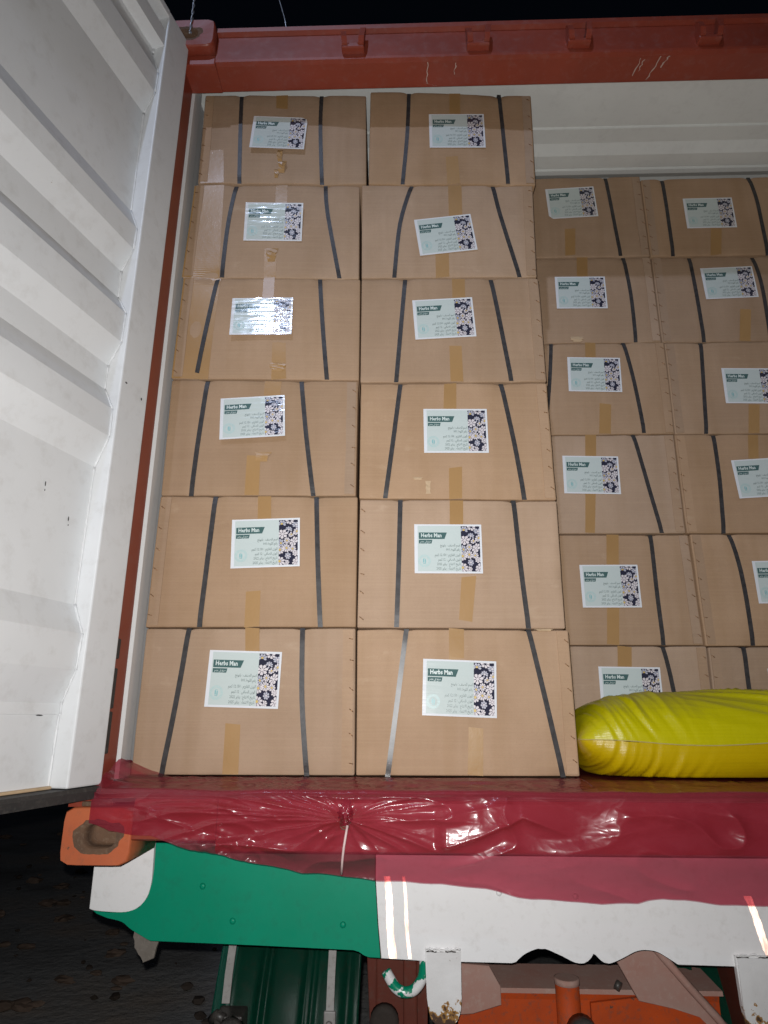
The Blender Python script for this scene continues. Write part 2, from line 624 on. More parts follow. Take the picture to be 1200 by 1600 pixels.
casting('corner_casting', -.657, -.495, -.20, -.025, -.178, -.055, M['orange'], .54, .50)
casting('corner_casting', -.655, -.497, -.20, -.110, 2.296, 2.412, M['red'], .42, .48, (.036, .022))
casting('corner_casting', 1.625, 1.785, -.20, -.03, 2.292, 2.412, M['red'], .5, .5)
casting('corner_casting', 1.625, 1.785, -.20, -.03, -.178, -.055, M['orange'], .5, .5)

# corner posts: C section, front lip then jamb
for sx, xa, xb in ((1, XL, -.604), (-1, XR, 1.732)):
    bm = bmesh.new()
    poly = [(xa, -.185), (xb - sx * .004, -.185), (xb, -.178), (xb, -.066), (xb - sx * .02, -.060), (xa, -.060)]
    bm_prism(bm, poly, -.056, 2.293, lambda t, p, q: Vector((p, q, t)))
    obj('corner_post', bm, M['red'], cont, OFF)
# rear sill (below the floor edge)
bm = bmesh.new()
poly = [(-.195, -.036), (-.199, -.042), (-.199, -.121), (-.193, -.125), (-.03, -.125), (-.03, -.036)]
bm_prism(bm, poly, -.494, -.30, lambda t, p, q: Vector((t, p, q)))
poly = [(-.195, -.036), (-.199, -.042), (-.199, -.143), (-.193, -.147), (-.03, -.147), (-.03, -.036)]
bm_prism(bm, poly, -.299, 1.624, lambda t, p, q: Vector((t, p, q)))
obj('rear_sill', bm, M['red'], cont, OFF)
# weld ledge above the lower fitting
bm = bmesh.new()
bm_box(bm, -.62, -.545, -.197, -.187, -.054, -.043, .003)
obj('weld_ledge', bm, M['rust'], cont, OFF)
# header beam
bm = bmesh.new()
poly = [(-.160, 2.378), (-.174, 2.384), (-.174, 2.402), (-.168, 2.407), (-.055, 2.407), (-.055, 2.258), (-.062, 2.250), (-.070, 2.250), (-.150, 2.257), (-.164, 2.262), (-.166, 2.270)]
bm_prism(bm, poly, -.496, 1.624, lambda t, p, q: Vector((t, p, q)))
header = obj('header_beam', bm, M['red'], cont, OFF)
bm = bmesh.new()
bm_box(bm, -.645, -.4965, -.165, -.056, 2.2505, 2.294, .004)
obj('header_gusset', bm, M['red'], header)
for kx in (-.027, .391, .725, 1.152):
    bm = bmesh.new()
    bm_box(bm, kx - .040, kx + .036, -.190, -.158, 2.282, 2.298, .004)
    for sg in (-1, 1):
        x = kx + sg * .027 - .002
        tp = 2.352 if sg < 0 else 2.366
        poly = [(-.158, 2.288), (-.196, 2.292), (-.206, 2.312), (-.200, tp - .012), (-.190, tp), (-.180, tp - .006), (-.176, 2.332), (-.158, 2.326)]
        bm_prism(bm, poly, x - .009, x + .009, lambda t, p, q: Vector((t + (q - 2.29) * .10 * sg, p, q)))
    bm_box(bm, kx - .020, kx + .016, -.180, -.158, 2.298, 2.318, .004)
    obj('cam_keeper', bm, M['red'], header)
# scratches in the paint, thin relief of bare primer
rs = random.Random(11)
bm = bmesh.new()
for (x0, y0), (x1, y1), w in [((.221, -.150), (.222, -.075), .003), ((.218, -.077), (.228, -.074), .004), ((.316, -.145), (.312, -.105), .003), ((.93, -.152), (1.03, -.156), .004),
                             ((.935, -.145), (.925, -.085), .004), ((.945, -.14), (.94, -.10), .003), ((1.0, -.15), (.975, -.07), .004), ((1.025, -.15), (1.01, -.11), .004)]:
    n = 7
    prev = None
    for i in range(n + 1):
        f = i / n
        x = x0 + (x1 - x0) * f + rs.uniform(-.003, .003); y = y0 + (y1 - y0) * f
        ww = w * rs.uniform(.15, .75)
        z = 2.2568 - (y + .15) / .08 * .007 - .0008
        a = bm.verts.new((x - ww, y, z)); b = bm.verts.new((x + ww, y, z))
        if prev:
            bm.faces.new((prev[0], prev[1], b, a))
        prev = (a, b)
tag(obj('paint_scratches', bm, M['scratch'], header), None, None, None, 'stuff')

# floor, lining, roof, front wall
bm = bmesh.new()
bm_prism(bm, [(-.035, -.0075), (-.10, -.020), (-.189, -.034), (-.189, -.0355), (-.112, -.0355), (YB, -.0355), (YB, -.0075)], -.604, 1.732, lambda t, p, q: Vector((t, p, q)))
obj('floor_panel', bm, M['ply'], cont, OFF)
for sx, x in ((1, -.604), (-1, 1.732)):
    bm = bmesh.new()
    # rounded edge strip at the door end then trapezoid corrugations along the depth
    prof = [(-.058, .0), (-.052, .006), (-.03, .006), (.012, .0055), (.024, .001), (.03, -.014)]
    y = .03
    while y < YB - .3:
        prof += [(y + .07, -.014), (y + .1, -.04), (y + .17, -.04), (y + .2, -.014)]
        y += .27
    va = [bm.verts.new((x + sx * d, yy, -.006)) for yy, d in prof]
    vb = [bm.verts.new((x + sx * d, yy, 2.345)) for yy, d in prof]
    for i in range(len(prof) - 1):
        bm.faces.new((va[i], va[i + 1], vb[i + 1], vb[i]))
    vc = [bm.verts.new((x - sx * .047, yy, -.006)) for yy in (prof[0][0], prof[-1][0])]
    vd = [bm.verts.new((x - sx * .047, yy, 2.345)) for yy in (prof[0][0], prof[-1][0])]
    bm.faces.new((vc[0], vc[1], vd[1], vd[0]))
    bm.faces.new((va[0], vb[0], vd[0], vc[0]))
    obj('side_wall', bm, M['lining'], cont, OFF)
bm = bmesh.new()
prof = [(-.054, 2.3445), (.205, 2.3445), (.209, 2.352), (.214, 2.352), (.218, 2.3445), (.285, 2.3445), (.330, 2.326), (.395, 2.326), (.398, 2.336), (.404, 2.336), (.408, 2.326), (.43, 2.326), (.47, 2.346)]
y = .47
while y < YB - .3:
    prof += [(y + .07, 2.346), (y + .10, 2.326), (y + .17, 2.326), (y + .20, 2.346)]
    y += .209
va = [bm.verts.new((-.65, yy, z)) for yy, z in prof]
vb = [bm.verts.new((1.778, yy, z)) for yy, z in prof]
for i in range(len(prof) - 1):
    bm.faces.new((va[i], va[i + 1], vb[i + 1], vb[i]))
t0 = [bm.verts.new((x, yy, 2.40)) for x in (-.65, 1.778) for yy in (-.054, YB)]
bm.faces.new((t0[0], t0[1], t0[3], t0[2]))
obj('roof_panel', bm, M['ceil'], cont, OFF)
bm = bmesh.new()
bm_box(bm, -.65, 1.778, YB - .05, YB, -.15, 2.40, 0)
obj('front_wall', bm, M['lining'], cont, OFF)
for x0, x1 in ((-.655, -.60), (1.73, 1.783)):
    bm = bmesh.new()
    bm_box(bm, x0, x1, -.02, YB, -.15, -.037, .004)
    obj('bottom_rail', bm, M['red'], cont, OFF)

# ---- the open door, hinged on the left post
A = R(14.0)
DE = Vector((-math.sin(A), -math.cos(A), 0)); DN = Vector((math.cos(A), -math.sin(A), 0)); DO = Vector((-.60, -.24, 0))


def dw(s, d, z):
    return DO + DE * s + DN * d + Vector((0, 0, z))


S1 = .0537
bm = bmesh.new()
ZP = [(-.007, -.050), (.150, -.048), (.1505, -.0445), (.175, -.046), (.25, -.0185), (.333, -.0145), (.403, -.047), (.756, -.046), (.837, -.013), (.915, -.015), (.977, -.047), (1.047, -.047),
      (1.114, -.015), (1.203, -.013), (1.26, -.046), (1.344, -.047), (1.413, -.016), (1.482, -.014), (1.55, -.043), (1.914, -.046), (1.989, -.015), (2.066, -.013), (2.154, -.042), (2.174, -.043),
      (2.178, -.004), (2.238, -.004), (2.241, -.045), (2.296, -.045)]
ss = [S1 - .002 + (1.06 - S1) * k / 16 for k in range(17)]
grid = []
for z, d in ZP:
    grid.append([bm.verts.new(dw(s, d + (.0015 * noise.noise(Vector((s * 3, z * 2.4, 1.7)))), z)) for s in ss])
for i in range(len(grid) - 1):
    for k in range(16):
        bm.faces.new((grid[i][k], grid[i][k + 1], grid[i + 1][k + 1], grid[i + 1][k]))
bk = [bm.verts.new(dw(s, -.058, z)) for s in (ss[0], ss[-1]) for z in (-.007, 2.32)]
bm.faces.new((bk[0], bk[1], bk[3], bk[2]))
door = obj('door', bm, M['white'], cont, OFF)
bm = bmesh.new()
for s0, s1 in ((-.062, S1), (1.058, 1.16)):
    bm_box(bm, s0, s1, -.06, 0, -.0075, 2.325, .004, xf=lambda c: dw(c.x, c.y, c.z))
obj('door_stile', bm, M['white'], door)
bm = bmesh.new()
bm_box(bm, S1 - .001, 1.058, -.058, .0005, 2.299, 2.326, .003, xf=lambda c: dw(c.x, c.y, c.z))
obj('top_rail', bm, M['white'], door)
bm = bmesh.new()
bm_box(bm, S1 + .001, 1.058, -.056, -.040, -.0085, -.002, .002, xf=lambda c: dw(c.x, c.y, c.z))
obj('bottom_lip', bm, M['debris'], door)
# weld beads where the panel meets the stile
bm = bmesh.new()
rs = random.Random(5)
for i in range(len(ZP) - 4):
    (z0, d0), (z1, d1) = ZP[i], ZP[i + 1]
    n = max(2, int(math.hypot(z1 - z0, d1 - d0) / .012))
    bm_tube(bm, [dw(S1 + .002, d0 + (d1 - d0) * k / n + .001, z0 + (z1 - z0) * k / n) for k in range(n + 1)], [.0022 + rs.uniform(-.001, .0012) for k in range(n + 1)], 6)
obj('weld_bead', bm, M['white'], door)
bm = bmesh.new()
poly = [(-.052, -.0095), (.002, -.0095), (.006, -.018), (.004, -.036), (-.01, -.033), (-.05, -.031)]
bm_prism(bm, poly, -.055, 1.16, lambda t, p, q: dw(t, p, q))
obj('bottom_gasket', bm, M['gasket'], door)
# torn remains of the hinge-side gasket
rs = random.Random(2)
for z0, z1 in ((.06, .158), (.165, .262), (.285, .335)):
    bm = bmesh.new()
    n = 8
    poly = [(-.0675, -.004), (-.0625, -.004), (-.0625, -.03), (-.0675, -.03)]
    bm_prism(bm, [(-.079, -.006), (-.0625, -.004), (-.0625, -.03), (-.075, -.03)], z0, z1, lambda t, p, q: dw(p, q, t), bev=.002)
    obj('gasket_remnant', bm, M['gasket'], door)
# small black chip marks on stile and panel
for s, d, z, a, b in ((.034, .0006, 1.00, .009, .005), (-.035, .0006, .985, .005, .008), (.12, -.0435, .1485, .022, .003), (.118, -.0455, .60, .003, .012), (.116, -.0455, .585, .002, .004), (.205, -.0455, .66, .003, .012), (.204, -.0455, .645, .002, .005)):
    bm = bmesh.new()
    pts = [(-1, -.3), (-.3, -1), (.6, -.7), (1, .2), (.4, 1), (-.6, .7)]
    bm_prism(bm, pts, 0, .0008, lambda t, p, q: dw(s + p * a * .5, d + t, z + q * b * .5))
    obj('paint_chip', bm, M['gasket'], door)

# ------------------------------------------------------------------ trailer
TL = Vector((.564, .6, -1.40))
trl = empty('truck_trailer', TL)
tag(trl, 'truck trailer with a green and white painted rear board under the container', 'trailer')
TO = -TL
YBD = -.02


def plate(name, pts, y0, y1, mat, parent=trl, off=TO, sub=None, bev=0.0015, mats=None):
    bm = bmesh.new()
    n = len(pts)
    va = [bm.verts.new((x, y0, z)) for x, z in pts]
    vb = [bm.verts.new((x, y1, z)) for x, z in pts]
    fa = bm.faces.new(va)
    bm.faces.new(vb[::-1])
    for i in range(n):
        bm.faces.new((va[i], vb[i], vb[(i + 1) % n], va[(i + 1) % n]))
    if bev:
        bmesh.ops.bevel(bm, geom=list(fa.edges), offset=bev, segments=1, affect='EDGES')
    return obj(name, bm, mat, parent, off)


def spl(pts, k=6):
    """Catmull-Rom through pts"""
    out = []
    n = len(pts)
    for i in range(n - 1):
        p0, p1, p2, p3 = pts[max(i - 1, 0)], pts[i], pts[i + 1], pts[min(i + 2, n - 1)]
        for j in range(k):
            t = j / k
            out.append(tuple(.5 * ((2 * b) + (c - a) * t + (2 * a - 5 * b + 4 * c - d) * t * t + (3 * b - a - 3 * c + d) * t ** 3) for a, b, c, d in zip(p0, p1, p2, p3)))
    out.append(pts[-1])
    return out


ztop = -.159
wl = [(-.648, ztop), (-.647, -.307)] + spl([(-.640, -.3095), (-.60, -.3125), (-.555, -.3125), (-.525, -.302), (-.506, -.280), (-.4985, -.25), (-.498, -.22), (-.500, ztop)], 4)
plate('white_corner', wl, YBD - .003, YBD + .008, M['bwhite'])
gpoly = [(-.4975, ztop), (-.4955, -.22), (-.496, -.25), (-.5035, -.281), (-.523, -.3045), (-.554, -.3152), (-.60, -.3152), (-.638, -.312), (-.628, -.319)] + \
    spl([(-.60, -.327), (-.563, -.335), (-.538, -.351), (-.488, -.3755)], 4) + [(-.229, -.381), (.006, -.3865)] + spl([(.016, -.389), (.032, -.3985), (.048, -.4035)], 3) + [(.0715, -.4045), (.064, -.33), (.057, -.23), (.057, ztop)]
plate('green_panel', gpoly, YBD, YBD + .008, M['green'])
wpoly = [(.0590, ztop), (.0590, -.23), (.066, -.33), (.0735, -.4047), (.172, -.408), (.384, -.410)] + spl([(.392, -.409), (.417, -.390), (.456, -.3785), (.496, -.391), (.532, -.4065), (.556, -.4075), (.571, -.397), (.578, -.387)], 5) + \
    spl([(.580, -.388), (.596, -.403), (.612, -.408), (.640, -.399), (.677, -.3825), (.702, -.379), (.728, -.3825), (.752, -.395), (.775, -.409)], 5) + [(.905, -.410), (1.25, -.410), (1.7, -.410), (1.76, -.33), (1.77, ztop)]
wb = plate('white_panel', wpoly, YBD - .0006, YBD + .008, M['bwhite'])
# bolt heads on the board
for x, z in ((-.37, -.255), (-.02, -.335), (.36, -.262), (.545, -.268), (-.29, -.33)):
    bm = bmesh.new()
    bm_tube(bm, [(x, YBD - .0005, z), (x, YBD - .003, z), (x, YBD - .0045, z)], [.0075, .0065, .002], 10)
    obj('bolt_head', bm, M['green'] if x < .05 else M['bwhite'], trl, TO)
# reflective strips, slightly ragged
rs = random.Random(9)
for (xa, za, wa), (xb, zb, wb2) in (((.087, -.228, .008), (.101, -.404, .0095)), ((.1275, -.228, .0035), (.1415, -.404, .0045)), ((.956, -.262, .009), (.995, -.408, .009))):
    bm = bmesh.new()
    n = 22
    prev = None
    for i in range(n + 1):
        f = i / n
        x = xa + (xb - xa) * f + .0015 * math.sin(f * 7); z = za + (zb - za) * f; w = (wa + (wb2 - wa) * f) * rs.uniform(.86, 1.08)
        q = [bm.verts.new((x - w, YBD - .0012, z)), bm.verts.new((x - w, YBD - .0022, z)), bm.verts.new((x + w, YBD - .0022, z)), bm.verts.new((x + w, YBD - .0012, z))]
        if prev:
            for k in range(3):
                bm.faces.new((prev[k], prev[k + 1], q[k + 1], q[k]))
        prev = q
    obj('reflective_strip', bm, M['retro'], trl, TO)

# hanging brackets (bent flat bar, rounded foot)
for x0, x1, zt, zb in ((.178, .263, -.383, -.533), (.905, .998, -.386, -.545)):
    bm = bmesh.new()
    foot = spl([(x0 + .003, zb + .055), (x0 + .010, zb + .016), (x0 + .024, zb), ((x0 + x1) / 2, zb - .002), (x1 - .022, zb), (x1 - .006, zb + .02), (x1 - .001, zb + .055)], 4)
    pts = [(x0, zt)] + foot + [(x1, zt - .004), (x1 - .004, zt)]
    n = len(pts)
    va = [bm.verts.new((x, YBD - .012, z)) for x, z in pts]
    vb = [bm.verts.new((x, YBD + .006, z)) for x, z in pts]
    fa = bm.faces.new(va); bm.faces.new(vb[::-1])
    for i in range(n):
        bm.faces.new((va[i], vb[i], vb[(i + 1) % n], va[(i + 1) % n]))
    bmesh.ops.bevel(bm, geom=list(fa.edges), offset=.004, segments=2, affect='EDGES')
    br = obj('hanging_bracket', bm, M['rwhite'], trl, TO)
    rs = random.Random(int(x0 * 100))
    bm = bmesh.new()
    n = 16
    bm_tube(bm, [(x0 + .001 + k * (x1 - x0 - .002) / n, YBD - .0105, zt + .002 + rs.uniform(-.003, .003)) for k in range(n + 1)], [.0022 * rs.uniform(.3, 1.3) for k in range(n + 1)], 6)
    obj('weld_bead', bm, M['bwhite'], br)
    bm = bmesh.new()
    for a, b in ((0, 5), (9, 14)):
        bm_tube(bm, [(x0 + .002 + k * (x1 - x0 - .004) / n, YBD - .0118, zt - .0022 + rs.uniform(-.0015, .0015)) for k in range(a, b + 1)], [.0005 + .0014 * rs.random() for k in range(a, b + 1)], 5)
    tag(obj('weld_crack', bm, M['brown'], br), None, None, None, 'stuff')

# tow hook: round bar painted green and white
hp = spl([(.176, -.39), (.176, -.43), (.170, -.455), (.152, -.477), (.129, -.4835), (.108, -.475), (.093, -.456), (.083, -.440)], 6)
bm = bmesh.new()
pts = [Vector((x, .004 + .012 * k / 43, z)) for k, (x, z) in enumerate(hp)]
bm_tube(bm, pts, [.0125] * (len(pts) - 1) + [.008], 14)
obj('tow_hook', bm, M['hookp'], trl, TO)

# bent scrap of plate behind the board's corner
pts = [(-.552, -.330), (-.500, -.345), (-.478, -.378), (-.486, -.402), (-.490, -.424), (-.516, -.434), (-.521, -.420), (-.530, -.416), (-.534, -.405), (-.541, -.402), (-.540, -.386), (-.547, -.378), (-.542, -.362), (-.548, -.350)]
plate('bent_lug', pts, .02, .03, M['lug'])

# rear bolster and chassis rails behind the board
bm = bmesh.new()
bm_box(bm, -.60, 1.74, .0, .10, -.33, -.185, .004)
obj('bolster_beam', bm, M['brown'], trl, TO)
for x in (.10, 1.03):
    bm = bmesh.new()
    bm_box(bm, x - .045, x + .045, .11, 5.5, -.75, -.20, .006)
    obj('chassis_rail', bm, M['darkred'], trl, TO)
# orange cross beam: dusty sloped top, orange face, chamfered ends
bm = bmesh.new()
Yc = .16
f = lambda t, p, q: Vector((t, p, q))
poly = [(Yc, -.545), (Yc - .004, -.53), (Yc + .0, -.522), (Yc + .13, -.512), (Yc + .13, -.80), (Yc, -.80)]
bm_prism(bm, poly, .265, .93, f)
obj('cross_beam', bm, M['frame'], trl, TO)
bm = bmesh.new()
bm_prism(bm, [(Yc - .006, -.530), (Yc - .004, -.5195), (Yc + .14, -.5085), (Yc + .14, -.513)], .26, .94, f)
obj('flange', bm, M['dust'], trl, TO)
# gusset plates at both ends
plate('gusset', [(.258, -.455), (.345, -.46), (.372, -.505), (.372, -.545), (.30, -.565), (.258, -.568)], .12, .135, M['dust'])
plate('gusset', [(.66, -.43), (.75, -.405), (.79, -.425), (.935, -.585), (.92, -.62), (.86, -.56), (.80, -.545), (.715, -.53)], .115, .135, M['dust'])
bm = bmesh.new()
bm_tube(bm, [(.76, .108, -.405), (.84, .108, -.495), (.90, .106, -.56), (.93, .106, -.60)], .010, 8)
obj('edge_bar', bm, M['dust'], trl, TO)
plate('orange_web', [(.60, -.545), (.73, -.53), (.86, -.555), (.93, -.62), (.93, -.80), (.60, -.80)], .14, .152, M['frame'])
# upright pipe with coupling
bm = bmesh.new()
bm_tube(bm, [(.540, .125, -.485), (.540, .122, -.72)], .030, 20)
pp = obj('upright_pipe', bm, M['frame'], trl, TO)
bm = bmesh.new()
bm_tube(bm, [(.540, .1248, -.4835), (.540, .1248, -.4845), (.540, .1248, -.497), (.540, .1248, -.498)], [.028, .0315, .0315, .030], 20)
obj('pipe_collar', bm, M['dust'], pp)
bm = bmesh.new()
bm_tube(bm, [(.558, .08, -.58), (.558, .03, -.58), (.558, .022, -.58)], [.036, .036, .020], 18)
obj('coupling', bm, M['grease'], pp)
bm = bmesh.new()
bm_tube(bm, [(.665, .135, -.50), (.675, .128, -.505)], .012, 8)
obj('grease_nipple', bm, M['grease'], trl, TO)
# dark red suspension plate left of the hook
plate('hanger_plate', [(.03, -.40), (.19, -.40), (.185, -.60), (.155, -.75), (.05, -.75)], .115, .125, M['darkred'])
bm = bmesh.new()
bm_box(bm, .125, .16, .07, .112, -.75, -.40, .005)
obj('hanger_rib', bm, M['darkred'], trl, TO)
bm = bmesh.new()
bm_tube(bm, [(.078, .112, -.575), (.078, .085, -.575), (.078, .08, -.575)], [.036, .036, .026], 18)
obj('hanger_bush', bm, M['brown'], trl, TO)


def fender(x0, x1, mat, strip=None):
    bm = bmesh.new()
    nx, nz = 60, 18
    g = []
    for j in range(nz + 1):
        w = j / nz
        z = -.28 - w * .62
        yb = .20 + .28 * (1 - w) ** 2.4 - .02 * w
        row = []
        for i in range(nx + 1):
            u = i / nx
            rib = 0
            for c, wd, h in ((.33, .022, .016), (.36, .02, -.012), (.63, .016, .014), (.68, .016, .012), (.10, .02, .008), (.92, .03, .01)):
                rib += h * math.exp(-((u - c + .02 * (w - .3)) / wd) ** 2)
            row.append(bm.verts.new((x0 + (x1 - x0) * u - .012 * w, yb - rib + .004 * noise.noise(Vector((u * 5, w * 4, x0))), z)))
        g.append(row)
    for j in range(nz):
        for i in range(nx):
            fc = bm.faces.new((g[j][i], g[j][i + 1], g[j + 1][i + 1], g[j + 1][i]))
            fc.smooth = True
            fc.material_index = 1 if (strip and i < 7) else 0
    r = bmesh.ops.solidify(bm, geom=list(bm.faces), thickness=.005)
    return obj('mudguard', bm, [mat, M['fenderb']], trl, TO)


mg = fender(-.385, .012, M['fender'], True)
fender(.80, 1.15, M['fender'])
for x in (-.333, -.063):
    bm = bmesh.new()
    xs = x
    pts = [(-.30, .34), (-.40, .21), (-.50, .165), (-.575 if x > -.2 else -.56, .15)]
    prev = None
    for z, y in pts:
        q = [bm.verts.new((xs - .010, y, z)), bm.verts.new((xs - .010, y - .006, z)), bm.verts.new((xs + .010, y - .006, z)), bm.verts.new((xs + .010, y, z))]
        if prev:
            for k in range(4):
                bm.faces.new((prev[k], prev[(k + 1) % 4], q[(k + 1) % 4], q[k]))
        prev = q
    bm.faces.new(prev)
    st = obj('mudguard_stay', bm, M['stay'], mg)
bm = bmesh.new()
bm_box(bm, -.078, -.048, .138, .150, -.66, -.572, .003)
bm_tube(bm, [(-.064, .137, -.60), (-.064, .128, -.60)], [.009, .007], 8, 0)
obj('stay_foot', bm, M['stay'], mg)
bm = bmesh.new()
bm_box(bm, -.345, -.275, .08, .15, -.66, -.565, .004)
bm_tube(bm, [(-.30, .085, -.60), (-.30, .06, -.60)], [.036, .034], 16)
bm_tube(bm, [(-.355, .10, -.58), (-.34, .09, -.565), (-.32, .085, -.572)], .012, 8)
obj('clamp', bm, M['grease'], trl, TO)

# ------------------------------------------------------------------ printed label meshes (shared by all boxes)
LW, LH = .197, .1445
AR = {'ا': 'FE8D FE8E - -', 'ب': 'FE8F FE90 FE91 FE92', 'ت': 'FE95 FE96 FE97 FE98', 'ج': 'FE9D FE9E FE9F FEA0', 'خ': 'FEA5 FEA6 FEA7 FEA8', 'د': 'FEA9 FEAA - -',
      'ر': 'FEAD FEAE - -', 'ز': 'FEAF FEB0 - -', 'س': 'FEB1 FEB2 FEB3 FEB4', 'ص': 'FEB9 FEBA FEBB FEBC', 'ع': 'FEC9 FECA FECB FECC', 'ف': 'FED1 FED2 FED3 FED4', 'ق': 'FED5 FED6 FED7 FED8',
      'ك': 'FED9 FEDA FEDB FEDC', 'ل': 'FEDD FEDE FEDF FEE0', 'م': 'FEE1 FEE2 FEE3 FEE4', 'ن': 'FEE5 FEE6 FEE7 FEE8', 'ه': 'FEE9 FEEA FEEB FEEC', 'و': 'FEED FEEE - -', 'ي': 'FEF1 FEF2 FEF3 FEF4',
      'ة': 'FE93 FE94 - -', 'ء': 'FE80 - - -', '\x01': 'FEFB FEFC - -'}
AR = {k: [None if c == '-' else chr(int(c, 16)) for c in v.split()] for k, v in AR.items()}


def shape(s):
    s = s.replace('لا', '\x01')
    out = []
    for i, ch in enumerate(s):
        if ch not in AR:
            out.append(ch)
            continue
        prev = i > 0 and s[i - 1] in AR and AR[s[i - 1]][2] is not None
        nxt = i + 1 < len(s) and s[i + 1] in AR and AR[ch][2] is not None and AR[s[i + 1]][1] is not None
        f = AR[ch]
        g = f[3] if prev and nxt else f[2] if nxt else f[1] if prev else f[0]
        out.append(g or f[0])
    # right to left, digit runs kept in order
    toks, cur = [], ''
    for ch in out:
        if ch in '0123456789.':
            cur += ch
        else:
            if cur:
                toks.append(cur); cur = ''
            toks.append(ch)
    if cur:
        toks.append(cur)
    return ''.join(reversed(toks))


def text_mesh(bm, s, x, z, size, align='LEFT', y=0., bold=0., mi=0, maxw=None, shear=0.):
    c = bpy.data.curves.new('lettering', 'FONT')
    c.body = s; c.size = 1; c.align_x = align; c.resolution_u = 1; c.offset = bold; c.shear = shear
    o = bpy.data.objects.new('lettering', c)
    COL.objects.link(o)
    dg = bpy.context.evaluated_depsgraph_get()
    me = bpy.data.meshes.new_from_object(o.evaluated_get(dg))
    bpy.data.objects.remove(o)
    xs = [v.co.x for v in me.vertices]
    k = size
    if maxw and xs:
        k = maxw / (max(xs) - min(xs))
    vs = [bm.verts.new((x + v.co.x * k, y, z + v.co.y * size)) for v in me.vertices]
    for p in me.polygons:
        try:
            f = bm.faces.new([vs[i] for i in p.vertices]); f.material_index = mi
        except ValueError:
            pass
    bpy.data.meshes.remove(me)


def rect_me(name, x0, x1, z0, z1, y, mat, pts=None):
    me = bpy.data.meshes.new(name)
    pts = pts or [(x0, z0), (x1, z0), (x1, z1), (x0, z1)]
    me.from_pydata([(x, y, z) for x, z in pts], [], [list(range(len(pts)))])
    me.materials.append(mat)
    return me


def to_me(name, bm, mats):
    me = bpy.data.meshes.new(name)
    bm.to_mesh(me); bm.free()
    for mt in mats:
        me.materials.append(mt)
    return me


hx, hz = LW / 2, LH / 2


def paper_me(cut=None):
    pts = [(-hx, -hz), (hx, -hz), (hx, hz), (-hx, hz)]
    if cut == 'TR':
        pts = [(-hx, -hz), (hx, -hz), (hx + .001, hz - .018), (hx - .004, hz - .006), (hx - .022, hz)]
        pts += [(-hx, hz)]
    if cut == 'BL':
        pts = [(-hx + .016, -hz), (hx, -hz), (hx, hz), (-hx, hz), (-hx, -hz + .015)]
    bm = bmesh.new()
    bm_prism(bm, pts, 0, .0006, lambda t, p, q: Vector((p, -t, q)))
    bmesh.ops.recalc_face_normals(bm, faces=bm.faces)
    return to_me('label', bm, [M['paper']])


ME_PAPER = {None: paper_me(), 'TR': paper_me('TR'), 'BL': paper_me('BL')}
px0, px1 = hx * .385, hx * .94      # photo strip
ME_MINT = rect_me('mint_field', -hx + .0095, px0, -hz + .0055, hz - .0045, -.0009, M['mint'])
ME_PLATE = rect_me('name_plate', 0, 0, 0, 0, -.0012, M['plate'], [(-hx + .013, hz - .044), (-hx + .088, hz - .044), (-hx + .0955, hz - .0245), (-hx + .013, hz - .0245)])
ME_SUB = rect_me('origin_plate', 0, 0, 0, 0, -.0012, M['plate'], [(-hx + .013, hz - .0575), (-hx + .050, hz - .0575), (-hx + .0525, hz - .0465), (-hx + .013, hz - .0465)])
bm = bmesh.new()
text_mesh(bm, 'Herbs Man', -hx + .019, hz - .0385, .0165, 'LEFT', -.0015, .03, 0, maxw=.060)
text_mesh(bm, shape('صنع في مصر'), -hx + .048, hz - .0545, .0095, 'RIGHT', -.0015, .006, 0, maxw=.031)
ME_TITLE = to_me('title_lettering', bm, [M['plateink']])
bm = bmesh.new()
lines = ['اسم الصنف : بابونج', 'رقم اللوط:001', 'الوزن القائم : 12.150 كجم', 'الوزن الصافي : 12 كجم', 'تاريخ الانتاج : يناير 2022', 'تاريخ الانتهاء : يناير 2025']
for ln, z, w in zip(lines, (-.0660, -.0785, -.0945, -.1080, -.1210, -.1340), (.058, .041, .074, .064, .068, .070)):
    text_mesh(bm, shape(ln), px0 - .003, hz + z, .0105, 'RIGHT', -.0015, .006, 0, maxw=w)
ME_TEXT = to_me('detail_lettering', bm, [M['ink']])
# round stamp: two thin rings, a dotted band and a small leaf square
bm = bmesh.new()


def ring(bm, cx, cz, r0, r1, y, mi, n=28):
    a = [bm.verts.new((cx + math.cos(2 * math.pi * k / n) * r0, y, cz + math.sin(2 * math.pi * k / n) * r0)) for k in range(n)]
    b = [bm.verts.new((cx + math.cos(2 * math.pi * k / n) * r1, y, cz + math.sin(2 * math.pi * k / n) * r1)) for k in range(n)]
    for k in range(n):
        bm.faces.new((a[k], a[(k + 1) % n], b[(k + 1) % n], b[k])).material_index = mi


sx_, sz_ = -hx + .0285, -hz + .036
ring(bm, sx_, sz_, .0172, .0182, -.0013, 0); ring(bm, sx_, sz_, .0118, .0125, -.0013, 0)
for k in range(26):
    a = 2 * math.pi * k / 26
    c = Vector((sx_ + math.cos(a) * .0148, 0, sz_ + math.sin(a) * .0148))
    t = Vector((-math.sin(a), 0, math.cos(a))) * .0011; n_ = Vector((math.cos(a), 0, math.sin(a))) * (.0013 if k % 3 else .0018)
    bm.faces.new([bm.verts.new((p.x, -.0013, p.z)) for p in (c - t - n_, c + t - n_, c + t + n_, c - t + n_)]).material_index = 0
for x0, x1, z0, z1 in ((-.004, -.001, -.005, .006), (.001, .004, -.006, .005), (-.004, .004, -.0085, -.007), (-.003, .003, .007, .008)):
    bm.faces.new([bm.verts.new((sx_ + x, -.0014, sz_ + z)) for x, z in ((x0, z0), (x1, z0), (x1, z1), (x0, z1))]).material_index = 1
